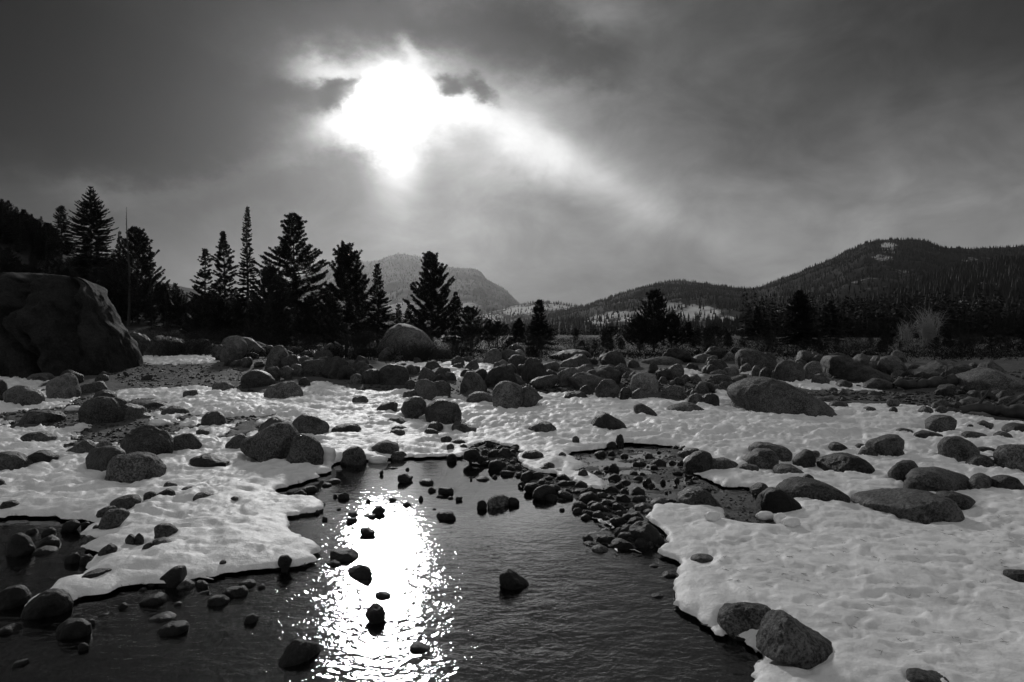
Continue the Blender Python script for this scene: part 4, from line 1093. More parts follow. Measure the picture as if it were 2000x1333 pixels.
def ridge(name, D, sky, foot, tree_h, ntree, spots, seed, mats, base=.6, pw=.8, tw=.22):
    """a slope whose crest stands D metres off; spots = (px,py,rx,ry,amount) bare snowy openings"""
    sky = np.array(sky, float); a, b = ray(sky[:, 0], sky[:, 1] + tree_h * F / D * .8)
    nc, nr = 520, 120; u = np.linspace(a[0], a[-1], nc); zr = CAMZ + np.interp(u, a, b) * D
    zr += D * .0012 * fbm(u * 60, u * 0 + seed, oct=4, seed=seed)
    t = np.concatenate([np.linspace(0, 1, nr - 14), 1 + np.linspace(.01, .4, 14)])
    Yg = foot + (D - foot) * t; T, U = np.meshgrid(t, u, indexing='ij'); YY = np.repeat(Yg[:, None], nc, 1); XX = U * YY
    sh = np.where(T <= 1, np.clip(T, 0, 1) ** (1 / pw), 1 - .6 * (T - 1))
    ZZ = base + (zr[None] - base) * sh; am = (D - foot) * .03 * np.clip(T * (1.02 - np.clip(T, 0, 1)) * 3, 0, 1)
    ZZ = ZZ + am * fbm(XX / (D * .08), YY / (D * .08), oct=5, seed=seed + 1)
    ZZ = np.maximum(ZZ, base - 1.0 + T * 0)
    px = 1000 + F * U; pyv = 650 - (ZZ - CAMZ) / YY * F
    sn = np.zeros(T.shape)
    for (cx, cy, rx, ry_, am_) in spots: sn = np.maximum(sn, am_ * np.exp(-(((px - cx) / rx) ** 2 + ((pyv - cy) / ry_) ** 2) ** 1.5))
    o = mk(name, np.stack([XX, YY, ZZ], -1).reshape(-1, 3), [gridfaces(len(t), nc)], mats)
    at = o.data.attributes.new('snow', 'FLOAT', 'POINT'); at.data.foreach_set('value', sn.ravel().astype(np.float32))
    tag(o, kind='structure')
    rs = np.random.default_rng(seed); q = rs.random((ntree, 2)); ti = q[:, 0] ** .6 * 1.02 * (nr - 15); uj = q[:, 1] * (nc - 1)
    ti = np.clip(ti, 0, nr - 13.01)
    i0, j0 = ti.astype(int), np.clip(uj.astype(int), 0, nc - 2); fi, fj = ti - i0, uj - j0
    def bi(A): return (A[i0, j0] * (1 - fi) * (1 - fj) + A[i0 + 1, j0] * fi * (1 - fj) + A[i0, j0 + 1] * (1 - fi) * fj + A[i0 + 1, j0 + 1] * fi * fj)
    x, y, z, s = bi(XX), bi(YY), bi(ZZ), bi(sn)
    keep = rs.random(ntree) > np.clip(s * .9, 0, .7); keep &= (np.abs(x / y) < .85)
    x, y, z = x[keep], y[keep], z[keep]; n = len(x)
    h = tree_h * rs.uniform(.5, 1.3, n); r = h * rs.uniform(.13, .22, n)
    k = 5; an = np.arange(k) * 2 * math.pi / k; rot = rs.uniform(0, 6.3, n)
    def cone(z0, z1, rr):
        a_ = an[None] + rot[:, None]; jit = rs.uniform(.7, 1.2, (n, k))
        ring = np.stack([x[:, None] + np.cos(a_) * rr[:, None] * jit, y[:, None] + np.sin(a_) * rr[:, None] * jit, np.repeat((z + z0)[:, None], k, 1)], -1)
        ap = np.stack([x + rs.normal(size=n) * rr * .1, y, z + z1], -1)[:, None]
        V = np.concatenate([ring, ap], 1); i = np.arange(n)[:, None, None] * (k + 1)
        f = np.stack([np.arange(k), (np.arange(k) + 1) % k, np.full(k, k)], -1)[None] + i
        return V.reshape(-1, 3), f.reshape(-1, 3)
    mb = MB(); mb.add(*cone(-.3 * h * 0, h * .72, r)); mb.add(*cone(h * .38, h, r * .62))
    f_o = mb.build('forest', MAT['far_tree'], smooth=False)
    return o, f_o
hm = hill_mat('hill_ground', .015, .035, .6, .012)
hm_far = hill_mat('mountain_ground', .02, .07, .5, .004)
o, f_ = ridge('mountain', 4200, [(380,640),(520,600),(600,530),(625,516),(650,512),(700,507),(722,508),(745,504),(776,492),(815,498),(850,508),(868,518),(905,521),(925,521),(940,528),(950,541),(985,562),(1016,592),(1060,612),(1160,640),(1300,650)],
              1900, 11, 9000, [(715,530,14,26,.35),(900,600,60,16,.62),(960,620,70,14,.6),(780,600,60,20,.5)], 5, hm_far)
tag(f_, 'pale hazy conifer forest covering the farthest mountain', 'forest', kind='stuff')
o, f_ = ridge('far_hill', 2600, [(620,640),(760,625),(900,612),(960,603),(1010,593),(1050,586),(1090,587),(1130,594),(1170,603),(1230,620),(1320,640)],
              1300, 11, 6000, [(1015,608,45,14,.9),(1080,600,60,10,.8),(960,620,60,10,.7),(1110,612,30,8,.7)], 6, hm)
tag(f_, 'conifer forest with snowy glades on the low central hill', 'forest', kind='stuff')
o, f_ = ridge('hill', 1900, [(880,662),(1000,640),(1090,612),(1140,597),(1170,586),(1210,572),(1260,558),(1300,547),(1335,543),(1375,549),(1420,556),(1470,559),(1510,547),(1560,528),(1610,508),(1650,489),(1690,470),(1730,464),(1800,466),(1815,470),(1840,480),(1900,482),(1960,480),(2010,476),(2100,470),(2300,440)],
              520, 7.5, 30000, [(1230,618,70,12,.95),(1170,625,35,16,.8),(1320,600,30,12,.9),(1360,610,55,20,1.0),(1420,628,22,14,1.05),(1300,600,20,30,.6),(1735,485,22,20,.72),(1720,505,30,12,.6),(1830,490,26,14,.4),(1620,560,200,30,.22),(1100,662,20,8,1.1),(1200,668,70,6,1.0),(1330,552,80,7,.55),(1520,612,16,8,.7),(1760,530,40,30,.35),(1700,560,150,60,.3),(1900,520,120,40,.34),(1250,590,120,30,.4),(1480,590,90,30,.42)], 8, hm)
tag(f_, 'dense conifer forest with snow showing through on the right hills', 'forest', kind='stuff')
o, f_ = ridge('near_hill', 900, [(1380,668),(1500,640),(1600,608),(1680,580),(1760,552),(1830,530),(1900,512),(1960,503),(2010,500),(2100,490),(2300,470)],
              330, 11, 9000, [(1900,592,80,9,.75),(1750,600,160,30,.35),(1900,550,120,30,.3)], 9, hm)
tag(f_, 'dark conifer forest on the nearer right-hand slope', 'forest', kind='stuff')

# left hillside, close by
def lhz(x, y):
    u = x / y; c = np.array([(-1600,60),(-900,150),(-300,270),(0,432),(60,470),(110,492),(230,545),(310,580),(400,612),(500,636),(640,655),(720,664)], float)
    a, b = ray(c[:, 0], c[:, 1]); top = CAMZ + np.interp(u, a, b) * 95
    return .62 + np.clip(top - .62, 0, 60) * sst(y, 44, 97) ** 1.1 + np.clip(y - 97, 0, None) * .12 * np.clip(top - .6, 0, 1)
yy = np.linspace(42, 150, 90); uu = np.linspace(-1.5, -.2, 160); YY, UU = np.meshgrid(yy, uu, indexing='ij'); XX = UU * YY
ZZ = lhz(XX, YY) + .5 * fbm(XX * .12, YY * .12, oct=4, seed=60) * sst(YY, 44, 60) - .5 * (1 - sst(YY, 42, 48))
tag(mk('hillside', np.stack([XX, YY, ZZ], -1).reshape(-1, 3), [gridfaces(90, 160)], plain('hillside_ground', .014, .95, 1.2, .5, .6, .1)), kind='structure')

# ------------------------------------------------------------------ conifers
def leafs(P, D, Ln, Wd, rs):
    """flat needle sprays: base points, directions, lengths, widths -> quads"""
    n = len(P); D = D / (np.linalg.norm(D, axis=1)[:, None] + 1e-9); Wv = np.cross(D, rs.normal(size=(n, 3))); Wv /= np.linalg.norm(Wv, axis=1)[:, None] + 1e-9
    mid = P + D * (Ln * .45)[:, None]; V = np.stack([P, mid + Wv * Wd[:, None], P + D * Ln[:, None], mid - Wv * Wd[:, None]], 1)
    return V.reshape(-1, 3), np.arange(n * 4).reshape(-1, 4)
def conifer_arrays(seed, H, Rm, kind, dens=1.0, clear=.06):
    Rm = Rm * (1.32 if kind == 'spruce' else 1.16)
    rs = np.random.default_rng(seed); wood = MB(); LP, LD, LL, LW = [], [], [], []
    lean = rs.normal(size=2) * .012 * H
    tz = np.linspace(0, 1, 9); ph = rs.uniform(0, 6)
    tr = np.stack([lean[0] * tz ** 2 + .006 * H * np.sin(tz * 7 + ph), lean[1] * tz ** 2 + .006 * H * np.cos(tz * 6 + ph), tz * H * .985 - .15 * (tz == 0)], 1)
    r0 = .011 * H + .02
    wood.tube(tr, r0 * (1 - tz) ** .8 + .008, 8)
    def trunk(t): return np.array([np.interp(t, tz, tr[:, k]) for k in range(3)])
    sp = dict(spruce=.21, pine=.25, ponderosa=.27, dead=.22, young=.20)[kind] * (H / 9) ** .5 / dens
    z = H * clear + .1
    while z < H * .985:
        t = z / H; z += sp * rs.uniform(.7, 1.3) * (1.15 - .5 * t)
        if kind == 'spruce': prof = (1 - t) ** .85 * (.82 + .18 * math.sin(t * 9 + ph))
        elif kind == 'pine': prof = min(1, (1 - t) ** .75 * 1.12) * min(1, .55 + t * 2.0)
        elif kind == 'young': prof = (1 - t) ** .7 * min(1, .6 + t * 1.6)
        elif kind == 'ponderosa': prof = min(1, (1 - t) ** .78 * 1.15) * (.80 + .20 * math.sin(t * 15 + ph)) * min(1, .7 + t)
        else: prof = (1 - t) ** .9 * .5
        nb = dict(spruce=6, pine=6, ponderosa=7, dead=3, young=5)[kind]
        if kind == 'ponderosa' and t < .75 and rs.random() < .15: continue
        a0 = rs.uniform(0, 6.3)
        for b in range(nb):
            if rs.random() < .10: continue
            a = a0 + b * 6.283 / nb + rs.normal() * .3; L_ = Rm * prof * (rs.uniform(.72, 1.1) if kind == 'spruce' else rs.uniform(.5, 1.18)) + .04 * (1 - t)
            if L_ < .05: L_ = .05
            n = 7; s = np.linspace(0, 1, n); ca, sa = math.cos(a), math.sin(a)
            if kind == 'spruce': dz = (.25 + .5 * t - .15) * s * L_ * (t * 1.2) - (.42 - .35 * t) * L_ * s ** 1.3 + .22 * L_ * s ** 3
            elif kind in ('pine', 'young'): dz = (.16 + .7 * t) * L_ * s + .34 * L_ * s ** 2.4
            elif kind == 'ponderosa': dz = (-.02 + .35 * t) * L_ * s + .16 * L_ * s ** 3 - .10 * L_ * np.sin(s * 3) * (1 - t)
            else: dz = .35 * L_ * s - .2 * L_ * s ** 2
            wob = np.cumsum(rs.normal(size=n)) * .035 * L_ * (s > 0)
            zj = min(z + rs.normal() * sp * .45, H * .985); o = trunk(zj / H); o[2] = zj
            pts = np.stack([o[0] + ca * L_ * s - sa * wob, o[1] + sa * L_ * s + ca * wob, o[2] + dz], 1)
            wood.tube(pts, (.0055 * H * .35 + .012 * L_) * (1 - s) * (1 - .5 * t) + .004, 3)
            if kind == 'dead': continue
            m = int(np.clip(L_ * (22 if kind != 'ponderosa' else 15) * dens / (.6 + H / 14), 3, 44)); q = np.sort(rs.uniform(.12 if kind == 'spruce' else .3, 1.0, m)) ** (.85 if kind == 'spruce' else .7)
            C0 = np.stack([np.interp(q, s, pts[:, k]) for k in range(3)], 1)
            T = np.array([ca, sa, 0.]) ; Tn = pts[-1] - pts[-3]; Tn = Tn / (np.linalg.norm(Tn) + 1e-9)
            side = np.array([-sa, ca, 0.])
            u = H / 9.
            if kind == 'spruce':
                for sg in (-1, 1):
                    k_ = 4; CC = np.repeat(C0, k_, 0); qq = np.repeat(q, k_)
                    DD = T * .75 + sg * side * rs.uniform(.2, 1.0, (len(CC), 1)) + np.array([0, 0, 1.]) * rs.uniform(-.55, .2, (len(CC), 1))
                    ln = (.10 + .30 * L_ * (1.05 - qq) * .55) * rs.uniform(.6, 1.2, len(CC)); LP.append(CC); LD.append(DD); LL.append(ln); LW.append(.03 * u ** .5 + ln * .11)
            elif kind in ('pine', 'young', 'ponderosa'):
                k_ = 9 if kind == 'ponderosa' else 7; CC = np.repeat(C0, k_, 0); DD = Tn * rs.uniform(.25, 1.0, (len(CC), 1)) + rs.normal(size=(len(CC), 3)) * .55 + np.array([0, 0, .35])
                ln = .15 * u ** .5 * rs.uniform(.6, 1.25, len(CC)); LP.append(CC); LD.append(DD); LL.append(ln); LW.append(ln * .13)
                # side shoots
                for sg in (-1, 1):
                    j = rs.choice(m, max(1, m // 3)); base_ = C0[j]; sl = L_ * .32 * rs.uniform(.5, 1, len(j)) * (1.2 - q[j])
                    dv = T * .6 + sg * side * .9 + np.array([0, 0, .45])
                    for f_ in (.35, .65, 1.0):
                        pp = base_ + dv * (sl * f_)[:, None]; PP = np.repeat(pp, 7, 0); D2 = dv * .6 + rs.normal(size=(len(PP), 3)) * .5 + np.array([0, 0, .3])
                        ln = .14 * u ** .5 * rs.uniform(.6, 1.25, len(PP)); LP.append(PP); LD.append(D2); LL.append(ln); LW.append(ln * .13)
            else:                                                     # tufted clumps toward the ends
                cl = np.clip(int(L_ * 7), 3, 16); j = rs.uniform(.32, 1, cl) ** .7; cp = np.stack([np.interp(j, s, pts[:, k]) for k in range(3)], 1)
                cp = cp + side * rs.normal(size=(cl, 1)) * .24 * L_ + np.array([0, 0, 1.]) * rs.uniform(-.02, .1, (cl, 1)) * L_
                k_ = int(34 * dens); PP = np.repeat(cp, k_, 0); off = rs.normal(size=(len(PP), 3)) * np.array([.21, .21, .07]) * u ** .7
                LP.append(PP + off); LD.append(off + T * .1 + np.array([0, 0, .06])); ln = .17 * u ** .4 * rs.uniform(.6, 1.2, len(PP)); LL.append(ln); LW.append(ln * .16)
    top = trunk(.985); top[2] = H * .97
    if kind != 'dead':
        k_ = 24; PP = np.repeat(top[None], k_, 0) + np.array([0, 0, 1]) * rs.uniform(-.06, .02, (k_, 1)) * H; LP.append(PP); LD.append(rs.normal(size=(k_, 3)) * .4 + np.array([0, 0, 1])); LL.append(np.full(k_, .02 * H + .06)); LW.append(np.full(k_, .012))
    lv = leafs(np.concatenate(LP), np.concatenate(LD), np.concatenate(LL), np.concatenate(LW), rs) if LP else None
    return wood, lv
def gz(x, y):
    h = float(ground_z(np.array([x]), np.array([y]))[0]) if y < 46 else .65
    if y > 42 and x / y < -.2: h = max(h, float(lhz(np.array([x]), np.array([y]))[0]) - .1)
    return h
ntr = [0]
def tree(px, topy, D, wpx, kind, label, cat=None, mat='needle', dens=1.0, clear=.06, group=None):
    a, b = ray(px, topy); x = float(a) * D; z0 = gz(x, D); H = CAMZ + float(b) * D - z0; Rm = wpx * D / F / 2
    ntr[0] += 1; wood, lv = conifer_arrays(300 + ntr[0], H, Rm, kind, dens, clear)
    nm = dict(spruce='spruce_tree', pine='pine_tree', ponderosa='pine_tree', dead='dead_tree', young='pine_tree')[kind]
    r = empty(nm, (x, D, z0)); tag(r, label, cat or nm.replace('_', ' '), group)
    wood.build('trunk', MAT['bark'], r)
    if lv: mk('crown', lv[0], [lv[1]], MAT[mat], r, smooth=False)
    return r
T = tree
T(178, 365, 78, 130, 'spruce', 'tallest full spruce rising over the left slope', dens=1.1)
T(120, 402, 88, 66, 'spruce', 'small spruce tip left of the tall full spruce')
T(251, 402, 62, 50, 'dead', 'bare dead spire standing in a broad pine', 'dead tree')
T(268, 447, 64, 92, 'pine', 'broad bushy pine around the bare dead spire', dens=1.2)
T(232, 452, 66, 56, 'spruce', 'short spruce just left of the bare dead spire')
T(402, 487, 66, 74, 'ponderosa', 'leftmost pine of the tall trio left of the sun', dens=1.1)
T(437, 452, 64, 78, 'ponderosa', 'middle pine of the tall trio left of the sun', dens=1.2)
T(481, 402, 62, 62, 'spruce', 'tall slender spruce, highest of the trio left of the sun', dens=1.15)
T(577, 418, 53, 185, 'ponderosa', 'big tiered pine with clumped foliage under the sun rays', dens=1.3)
T(528, 528, 40, 105, 'young', 'dark bushy young pine in front of the tiered pine', mat='needle_pale', dens=1.3)
T(640, 560, 50, 70, 'ponderosa', 'ragged pine between the tiered and the upswept pine')
T(677, 483, 29, 118, 'pine', 'near pine with upswept branches left of the far mountain', dens=1.3)
T(738, 515, 46, 72, 'spruce', 'pointed spruce before the far mountain', dens=1.1)
T(843, 497, 42, 96, 'pine', 'tall pine standing alone before the far mountain', dens=1.3)
T(889, 570, 50, 52, 'spruce', 'slim spruce right of the lone tall pine')
T(922, 604, 46, 68, 'pine', 'short pine behind the sapling on the snow patch')
T(920, 640, 26.5, 62, 'young', 'thin pale sapling standing at the snow patch', mat='needle_pale', dens=.8)
T(778, 594, 70, 36, 'spruce', 'small far spruce above the rock mound')
T(797, 598, 72, 34, 'spruce', 'small far spruce right of its twin above the mound')
T(955, 626, 52, 30, 'young', 'skinny young pine left of the dark bushy one')
T(972, 632, 50, 46, 'pine', 'dark bushy short pine right of the skinny one')
T(1013, 622, 60, 40, 'spruce', 'small rounded spruce left of the central spruce', dens=1.2)
T(1053, 586, 48, 62, 'spruce', 'pointed central spruce below the gap in the hills', dens=1.3)
T(1194, 642, 40, 54, 'pine', 'low sparse pine right of the central spruce', dens=.8)
T(1278, 572, 40, 80, 'pine', 'tallest pine in the middle of the boulder row', dens=1.2)
T(1250, 624, 38, 72, 'young', 'rounded bushy pine at the tallest middle pine\'s left', dens=1.3)
T(1312, 620, 39, 74, 'young', 'drooping bushy pine at the tallest middle pine\'s right', dens=1.1)
T(1344, 630, 60, 52, 'spruce', 'plump spruce between the middle pine and the right spruce', dens=1.2)
T(1396, 640, 48, 62, 'young', 'low dark pine behind the right boulder pile')
T(1480, 600, 75, 54, 'spruce', 'hazy spruce left of the big right spruce', dens=1.1)
T(1562, 567, 50, 98, 'spruce', 'big full spruce on the right before the forest', dens=1.4)
T(1622, 587, 70, 56, 'spruce', 'slim spruce just right of the big full spruce', dens=1.1)
T(1955, 650, 42, 96, 'ponderosa', 'dark spreading pine near the right edge', dens=1.1)
T(1900, 668, 44, 60, 'young', 'low pine left of the spreading pine at right')
# understorey trees: each its own, with shared meshes
protos = []
for k, (kd, H, Rm) in enumerate([('spruce', 8, 1.7), ('young', 5, 1.3), ('pine', 8, 1.7), ('spruce', 9, 1.5), ('young', 4, 1.2), ('ponderosa', 9, 1.9)]):
    w_, lv = conifer_arrays(700 + k, H, Rm, kd, .95); a_ = w_.build('trunk', MAT['bark']); c_ = mk('crown', lv[0], [lv[1]], MAT['needle'], smooth=False)
    protos.append((kd, H, a_.data, c_.data)); bpy.data.objects.remove(a_); bpy.data.objects.remove(c_)
rt = np.random.default_rng(99)
def small_tree(x, y, h, k, label, group, pale=False, wf=1.0):
    kd, H, tm, cm = protos[k]; nm = 'spruce_tree' if kd == 'spruce' else 'pine_tree'
    r = empty(nm, (x, y, gz(x, y) - .05), rt.uniform(0, 6.3)); s = h / H; r.scale = (s * wf, s * wf, s); tag(r, label, nm.replace('_', ' '), group)
    for n_, me_ in (('trunk', tm), ('crown', cm)):
        o = bpy.data.objects.new(n_, me_); COL.objects.link(o); o.parent = r
def wood_line(x0, x1, top0, top1, d0, d1, n, label, group, kinds, wf=1.0, minh=1.0):
    for i in range(n):
        px = rt.uniform(x0, x1); D = rt.uniform(d0, d1); f = (px - x0) / (x1 - x0); ty = top0 + (top1 - top0) * f + rt.uniform(-4, 34)
        a, b = ray(px, ty); x = float(a) * D; h = CAMZ + float(b) * D - gz(x, D)
        if h < minh: continue
        small_tree(x, D, h, int(rt.choice(kinds)), label, group, wf=wf * rt.uniform(.85, 1.15))
wood_line(-40, 108, 366, 440, 78, 97, 90, 'black conifer crowding the steep top of the left slope', 'conifers on the steep left slope', [0, 2, 3, 5], 1.4)
wood_line(-60, 250, 425, 500, 84, 97, 90, 'black conifer midway up the left slope above the outcrop', 'conifers midway up the left slope', [0, 2, 3, 5], 1.5)
wood_line(-60, 240, 470, 520, 60, 84, 80, 'black conifer low on the left slope behind the outcrop', 'conifers low on the left slope', [0, 2, 3, 5], 1.3)
wood_line(90, 330, 500, 560, 62, 92, 60, 'dark conifer beneath the tall full spruce and dead spire', 'conifers under the tall spruce', [0, 2, 3], 1.2)
wood_line(290, 460, 535, 596, 60, 95, 60, 'dark conifer on the slope\'s low end left of the trio', 'conifers at the slope\'s low end', [0, 2, 3], 1.1)
wood_line(380, 660, 575, 600, 44, 66, 44, 'dark conifer filling in under the tall trio and tiered pine', 'conifers under the tall pines', [0, 1, 2, 4], 1.3)
wood_line(640, 800, 610, 640, 44, 62, 14, 'short dark conifer behind the upswept pine', 'conifers behind the upswept pine', [1, 2, 4, 0], 1.2)
wood_line(800, 1160, 634, 645, 46, 80, 24, 'short dark conifer in the thicket behind the centre boulders', 'conifers behind the centre boulders', [1, 4, 0, 2], 1.2, .8)
wood_line(1160, 1560, 645, 640, 46, 90, 30, 'short dark conifer in the thicket behind the right boulder pile', 'conifers behind the right boulders', [1, 4, 0, 2], 1.2, .8)
wood_line(1440, 1800, 640, 612, 90, 150, 54, 'dark conifer in the forest wall behind the big right spruce', 'trees of the forest wall, middle part', [0, 3], 1.0)
wood_line(1760, 2040, 618, 602, 90, 150, 54, 'dark conifer in the forest wall at the right edge', 'trees of the forest wall, right part', [0, 3], 1.0)
wood_line(1140, 1780, 655, 650, 37, 58, 70, 'low dark conifer right behind the right-hand boulders', 'low conifers behind the right boulders', [1, 4, 0, 3], 1.7, .6)
wood_line(1760, 2040, 655, 650, 40, 62, 30, 'low dark conifer behind the logs and pale mound at right', 'low conifers behind the logs', [1, 4, 0, 3], 1.7, .6)
wood_line(780, 1150, 660, 660, 36, 54, 34, 'low dark conifer right behind the centre boulders', 'low conifers behind the centre boulders', [1, 4, 0, 3], 1.7, .6)
# the deeper valley forest, one mass
def valley(n, u0, u1, d0, d1, h, seed, q_=56):
    """ragged little conifers: drooping sprays round each stem"""
    rs = np.random.default_rng(seed); Y = d0 + (d1 - d0) * rs.random(n) ** 1.3; U = rs.uniform(u0, u1, n); x = U * Y
    H = h * rs.uniform(.4, 1.25, n) * (1 + .3 * fbm(x * .03, Y * .03, oct=2, seed=3)); r = H * rs.uniform(.14, .24, n)
    t = rs.random((n, q_)) ** 1.15; a_ = rs.uniform(0, 6.283, (n, q_)); rr = r[:, None] * (1 - t) ** .85 * rs.uniform(.3, .8, (n, q_))
    dx, dy = np.cos(a_), np.sin(a_); P_ = np.stack([x[:, None] + dx * rr * .25, Y[:, None] + dy * rr * .25, .6 + H[:, None] * (.04 + .94 * t)], -1).reshape(-1, 3)
    D_ = np.stack([dx, dy, rs.uniform(-.6, .15, (n, q_))], -1).reshape(-1, 3); ln = (rr * 1.25 + .05 * H[:, None]).ravel(); top = (t > .93).ravel(); D_[top] = (0, 0, 1)
    V, Fq = leafs(P_, D_, ln, ln * .24 + .02, rs); mb = MB(); mb.add(V, Fq)
    a = np.arange(3) * 2.094; R3 = (.012 * H)[:, None]; ring = np.stack([x[:, None] + np.cos(a) * R3, Y[:, None] + np.sin(a) * R3, np.full((n, 3), .5)], -1)
    V = np.concatenate([ring, np.stack([x, Y, .6 + H], -1)[:, None]], 1); f = np.stack([np.arange(3), (np.arange(3) + 1) % 3, np.full(3, 3)], -1)[None] + np.arange(n)[:, None, None] * 4
    mb.add(V.reshape(-1, 3), f.reshape(-1, 3)); return mb.build('forest', MAT['far_tree'], smooth=False)
tag(valley(3400, .34, .86, 150, 520, 8.2, 4), 'black valley-floor forest behind the forest wall at right', 'forest', kind='stuff')
tag(valley(2200, -.45, .40, 200, 650, 3.6, 5), 'low dark forest across the valley floor at centre', 'forest', kind='stuff')
small_grp = 'conifers'

# knee-high scrub between the boulders and the trees, too dense to count
rs = np.random.default_rng(31); n = 1250; Yq = 24 + 69 * rs.random(n) ** 1.3; Uq = rs.uniform(-.42, .86, n); Xq = Uq * Yq; w_ = rs.uniform(.5, 1.5, n); hq = rs.uniform(.3, .95, n) * np.clip((Yq - 19) / 14, .35, 1)
Zq = np.array([gz(float(x), float(y)) for x, y in zip(Xq, Yq)]); k_ = 64; PP = np.stack([np.repeat(Xq, k_) + rs.normal(size=n * k_) * .4 * np.repeat(w_, k_), np.repeat(Yq, k_) + rs.normal(size=n * k_) * .4 * np.repeat(w_, k_), np.repeat(Zq, k_) + rs.random(n * k_) * np.repeat(hq, k_) * .8], 1)
lv = leafs(PP, rs.normal(size=(n * k_, 3)) * .7 + np.array([0, 0, .4]), rs.uniform(.06, .26, n * k_), rs.uniform(.006, .02, n * k_), rs)
tag(mk('scrub', lv[0], [lv[1]], MAT['scrub'], smooth=False), 'dark knee-high scrub between the boulders and the trees', 'scrub', kind='stuff')

# ------------------------------------------------------------------ bare bushes
def bush(px, basey, D, wpx, hpx, n, label, mat='twig', spread=1.0, lean=0, th=.006, nm='bush'):
    rs = np.random.default_rng(int(px * 7 + n)); a, b = ray(px, basey); x0 = float(a) * D; W = wpx * D / F / 2; H = hpx * D / F
    z0 = gz(x0, D); mb = MB()
    for i in range(n):
        ax, ay = rs.normal() * W * .25 * spread, rs.normal() * W * .2; an = rs.uniform(0, 6.3); L_ = rs.uniform(.55, 1.05)
        dx, dy = math.cos(an) * W * L_ * rs.uniform(.2, 1) + lean * H, math.sin(an) * W * .7 * L_ * rs.uniform(.2, 1); s = np.linspace(0, 1, 5)
        w = np.cumsum(rs.normal(size=(5, 3)) * .03 * H, 0) * s[:, None]
        pts = np.stack([ax + dx * s ** 1.3, ay + dy * s ** 1.3, H * L_ * s ** .85], 1) + w; pts[0, 2] = -.05
        mb.tube(pts, th * (1.2 - s), 3)
        for k in range(5):
            q = rs.uniform(.3, .95); p0 = np.array([np.interp(q, s, pts[:, c]) for c in range(3)]); d = rs.normal(size=3) * .16 * H + np.array([dx * .2, dy * .2, .2 * H * rs.random()])
            s3 = np.linspace(0, 1, 3)[:, None]; mb.tube(p0 + d * s3 + rs.normal(size=(3, 3)) * .01 * H * s3, th * .55 * (1.1 - s3[:, 0]), 3)
    o = mb.build(nm, MAT[mat]); o.location = (x0, D, z0); tag(o, label, 'bush'); return o
bush(350, 705, 27, 190, 62, 260, 'low tangled bare bush right of the outcrop')
bush(310, 690, 34, 120, 60, 120, 'dark brushy bush behind the low tangled one')
bush(430, 680, 38, 150, 55, 120, 'dark bare bush below the tall trio')
bush(520, 680, 36, 140, 50, 110, 'dark bare bush behind the left boulder pile')
bush(600, 690, 36, 150, 48, 110, 'dark bare bush under the tiered pine')
bush(705, 725, 25, 130, 62, 220, 'bare bush at the foot of the upswept pine')
bush(815, 742, 23.5, 150, 42, 260, 'low arching twigs spilling onto the snow patch', lean=.4)
bush(800, 690, 30, 130, 70, 200, 'thin twigs veiling the rock mound', th=.004)
bush(900, 700, 31, 110, 50, 120, 'bare bush behind the sapling')
bush(1045, 712, 27, 80, 44, 130, 'bare twiggy bush left of the long flat-backed rock')
bush(1150, 690, 34, 130, 40, 110, 'low bare bush behind the long flat-backed rock')
bush(1390, 690, 36, 150, 40, 110, 'low bare bush behind the right boulder pile')
bush(1500, 690, 40, 120, 40, 90, 'low bare bush left of the big full spruce')
bush(1665, 720, 34, 120, 40, 110, 'low dark bush behind the tilted slab')
bush(1812, 722, 46, 60, 70, 90, 'pale bare willow glowing before the right forest', 'twig_pale', th=.02, spread=.8)
bush(1768, 722, 50, 44, 50, 50, 'smaller pale bare willow left of the glowing one', 'twig_pale', th=.016)
bush(130, 560, 22, 70, 70, 14, 'few tall thin stems above the outcrop', th=.008)
bush(1890, 720, 44, 120, 34, 90, 'low dark bush right of the pale willows')

# ------------------------------------------------------------------ driftwood logs
def log(pts, r, label, branches=3):
    P = np.array(pts, float); x, y = hit(P[:, 0], P[:, 1], surf); z = surf(x, y) + r * .75; n = 14; t = np.linspace(0, 1, n); tt = np.linspace(0, 1, len(P))
    Q = np.stack([np.interp(t, tt, x), np.interp(t, tt, y), np.interp(t, tt, z)], 1); rs = np.random.default_rng(len(label))
    Q[:, 2] += .03 * rs.normal(size=n); mb = MB(); rr = r * (1.1 - .6 * t) * (1 + .14 * rs.normal(size=n)); rr[0] *= .5; rr[-1] *= .4; o0 = Q[0].copy(); mb.tube(Q - o0, rr, 12)
    for k in range(branches):
        i = rs.integers(2, n - 2); d = np.array([rs.normal() * .3, -.1, rs.uniform(.2, .5)]); s3 = np.linspace(0, 1, 4)[:, None]
        mb.tube(Q[i] - o0 + d * s3, r * .25 * (1.1 - s3[:, 0]), 5)
    o = mb.build('log', MAT['log']); o.location = o0; tag(o, label, 'log'); return o
log([(1868,756),(1820,756),(1745,764)], .16, 'far dark driftwood log before the pale rock mound')
log([(2030,822),(1950,812),(1872,806)], .13, 'near dark driftwood log at the right gravel edge')
log([(1725,740),(1752,762)], .05, 'short broken branch beside the tilted slab', 2)

bush(265, 668, 36, 120, 46, 110, 'brushy bush on the rubble bank beside the outcrop')
bush(395, 672, 33, 110, 40, 110, 'brushy bush in the middle of the rubble bank')
bush(470, 690, 30, 90, 40, 90, 'bare bush left of the upright blocky boulder')
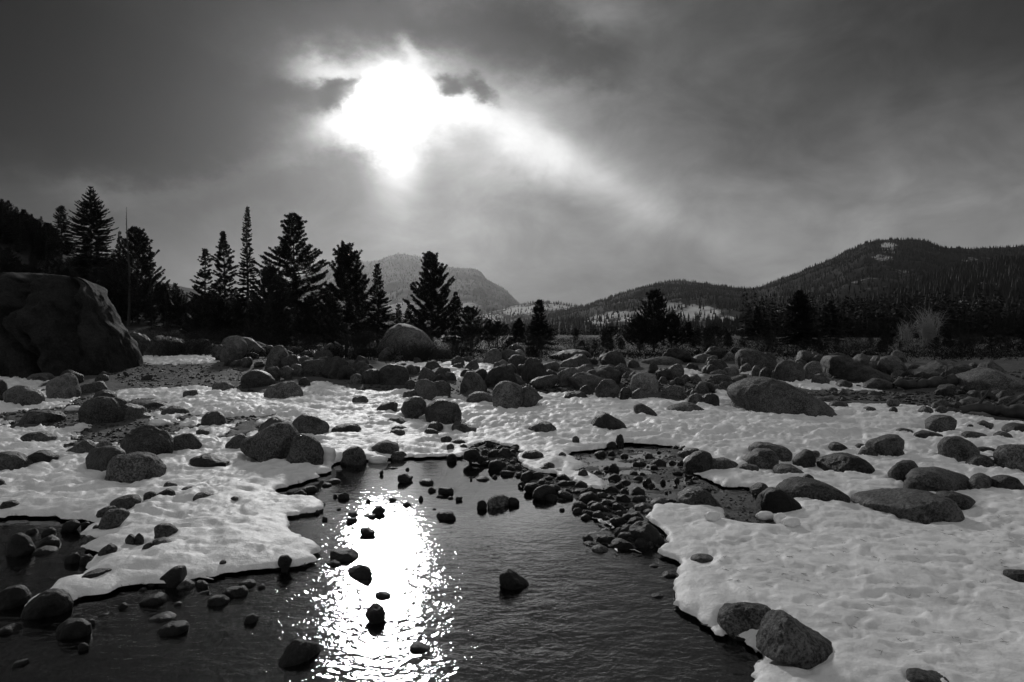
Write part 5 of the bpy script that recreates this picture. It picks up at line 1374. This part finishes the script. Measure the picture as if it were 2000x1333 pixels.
# needles and twigs fallen on the near snow
mb = MB(); rs = np.random.default_rng(77)
q = in_poly_scatter([(1350,1120),(2000,1020),(2050,1330),(1500,1330)], 130, 6); zz = np.zeros(len(q))
fl = fields(q[:, 0], q[:, 1]); zz = snow_z(q[:, 0], q[:, 1], fl)
for (x, y), z, s_ in zip(q, zz, fl[3]):
    if s_ < .05: continue
    for k in range(rs.integers(1, 4)):
        a = rs.uniform(0, 6.3); l_ = rs.uniform(.008, .026); d = np.array([math.cos(a) * l_, math.sin(a) * l_, rs.uniform(-.1, .3) * l_]); p0 = np.array([x, y, z + .004]) + np.append(rs.normal(size=2) * .008, 0)
        mb.tube(np.stack([p0 - d, p0, p0 + d]), .0008, 3)
tag(mb.build('fallen_needles', MAT['litter']), 'scattered pine needles and bark bits on the near right snow', 'fallen needles', kind='stuff')
# lumps of snow
def lump(reg, x0, y0, x1, y1, label):
    p = C(reg, [(x0, y0), (x1, y1)]); cx = (p[0][0] + p[1][0]) / 2; x, y = hit(np.array([cx]), np.array([p[1][1]]), surf); x, y = float(x[0]), float(y[0])
    w = (p[1][0] - p[0][0]) * y / F / 2; h = (p[1][1] - p[0][1]) * y / F; D, Fc = ico(4)
    k = 1 + .22 * fbm(D[:, 0] * 1.6 + x, D[:, 1] * 1.6, D[:, 2] * 1.6, 3, 5)
    V = D * k[:, None] * (w, w * .8, h * .62); o = mk('snow_lump', V, [Fc], MAT['snow']); o.location = (x, y + w * .5, float(surf(np.array([x]), np.array([y]))[0]) + h * .3); tag(o, label, 'snow lump')
lump(12, 515, 55, 610, 103, 'rounded snow lump at the jagged wet boulder\'s foot')
lump(12, 612, 60, 680, 120, 'second snow lump right of the first at the wet boulder')
lump(12, 660, 90, 760, 133, 'outer low snow lump right of the jagged wet boulder')
lump(12, 225, 55, 315, 105, 'snow lump at the puddle\'s near left corner')
lump(6, 640, 590, 800, 700, 'snow heap left of the boulder at the pool\'s head')
lump(6, 1045, 640, 1200, 700, 'snow bulge hanging over the water at the pool\'s head')
lump(6, 620, 505, 735, 560, 'snow hump below the smooth dark dome')
lump(5, 1060, 440, 1210, 495, 'snow remnant on gravel behind the veined boulder')
lump(5, 460, 340, 570, 385, 'small snow remnant left of the lumpy boulder')

# ------------------------------------------------------------------ air
hv = np.array([(x, y, z) for x in (-6500, 6500) for y in (-60, 5250) for z in (-2.5, 575)], float)
hz = mk('haze', hv, [np.array([[0, 1, 3, 2], [4, 6, 7, 5], [0, 4, 5, 1], [2, 3, 7, 6], [0, 2, 6, 4], [1, 5, 7, 3]])], None, smooth=False)
m = bpy.data.materials.new('haze_air'); m.use_nodes = True; t = m.node_tree; t.nodes.clear()
pv = t.nodes.new('ShaderNodeVolumePrincipled'); pv.inputs['Color'].default_value = (.95, .95, .95, 1); pv.inputs['Density'].default_value = 3.1e-5; pv.inputs['Anisotropy'].default_value = .8
oo = t.nodes.new('ShaderNodeOutputMaterial'); t.links.new(pv.outputs[0], oo.inputs['Volume']); hz.data.materials.append(m); tag(hz, kind='stuff', label='thin pale haze lying through the whole valley', cat='haze')
print('objects', len(COL.objects), 'tris', sum(len(o.data.polygons) for o in COL.objects if o.type == 'MESH'))
import collections
print(collections.Counter(o.name.split('.')[0] for o in COL.objects if not o.parent).most_common(8))
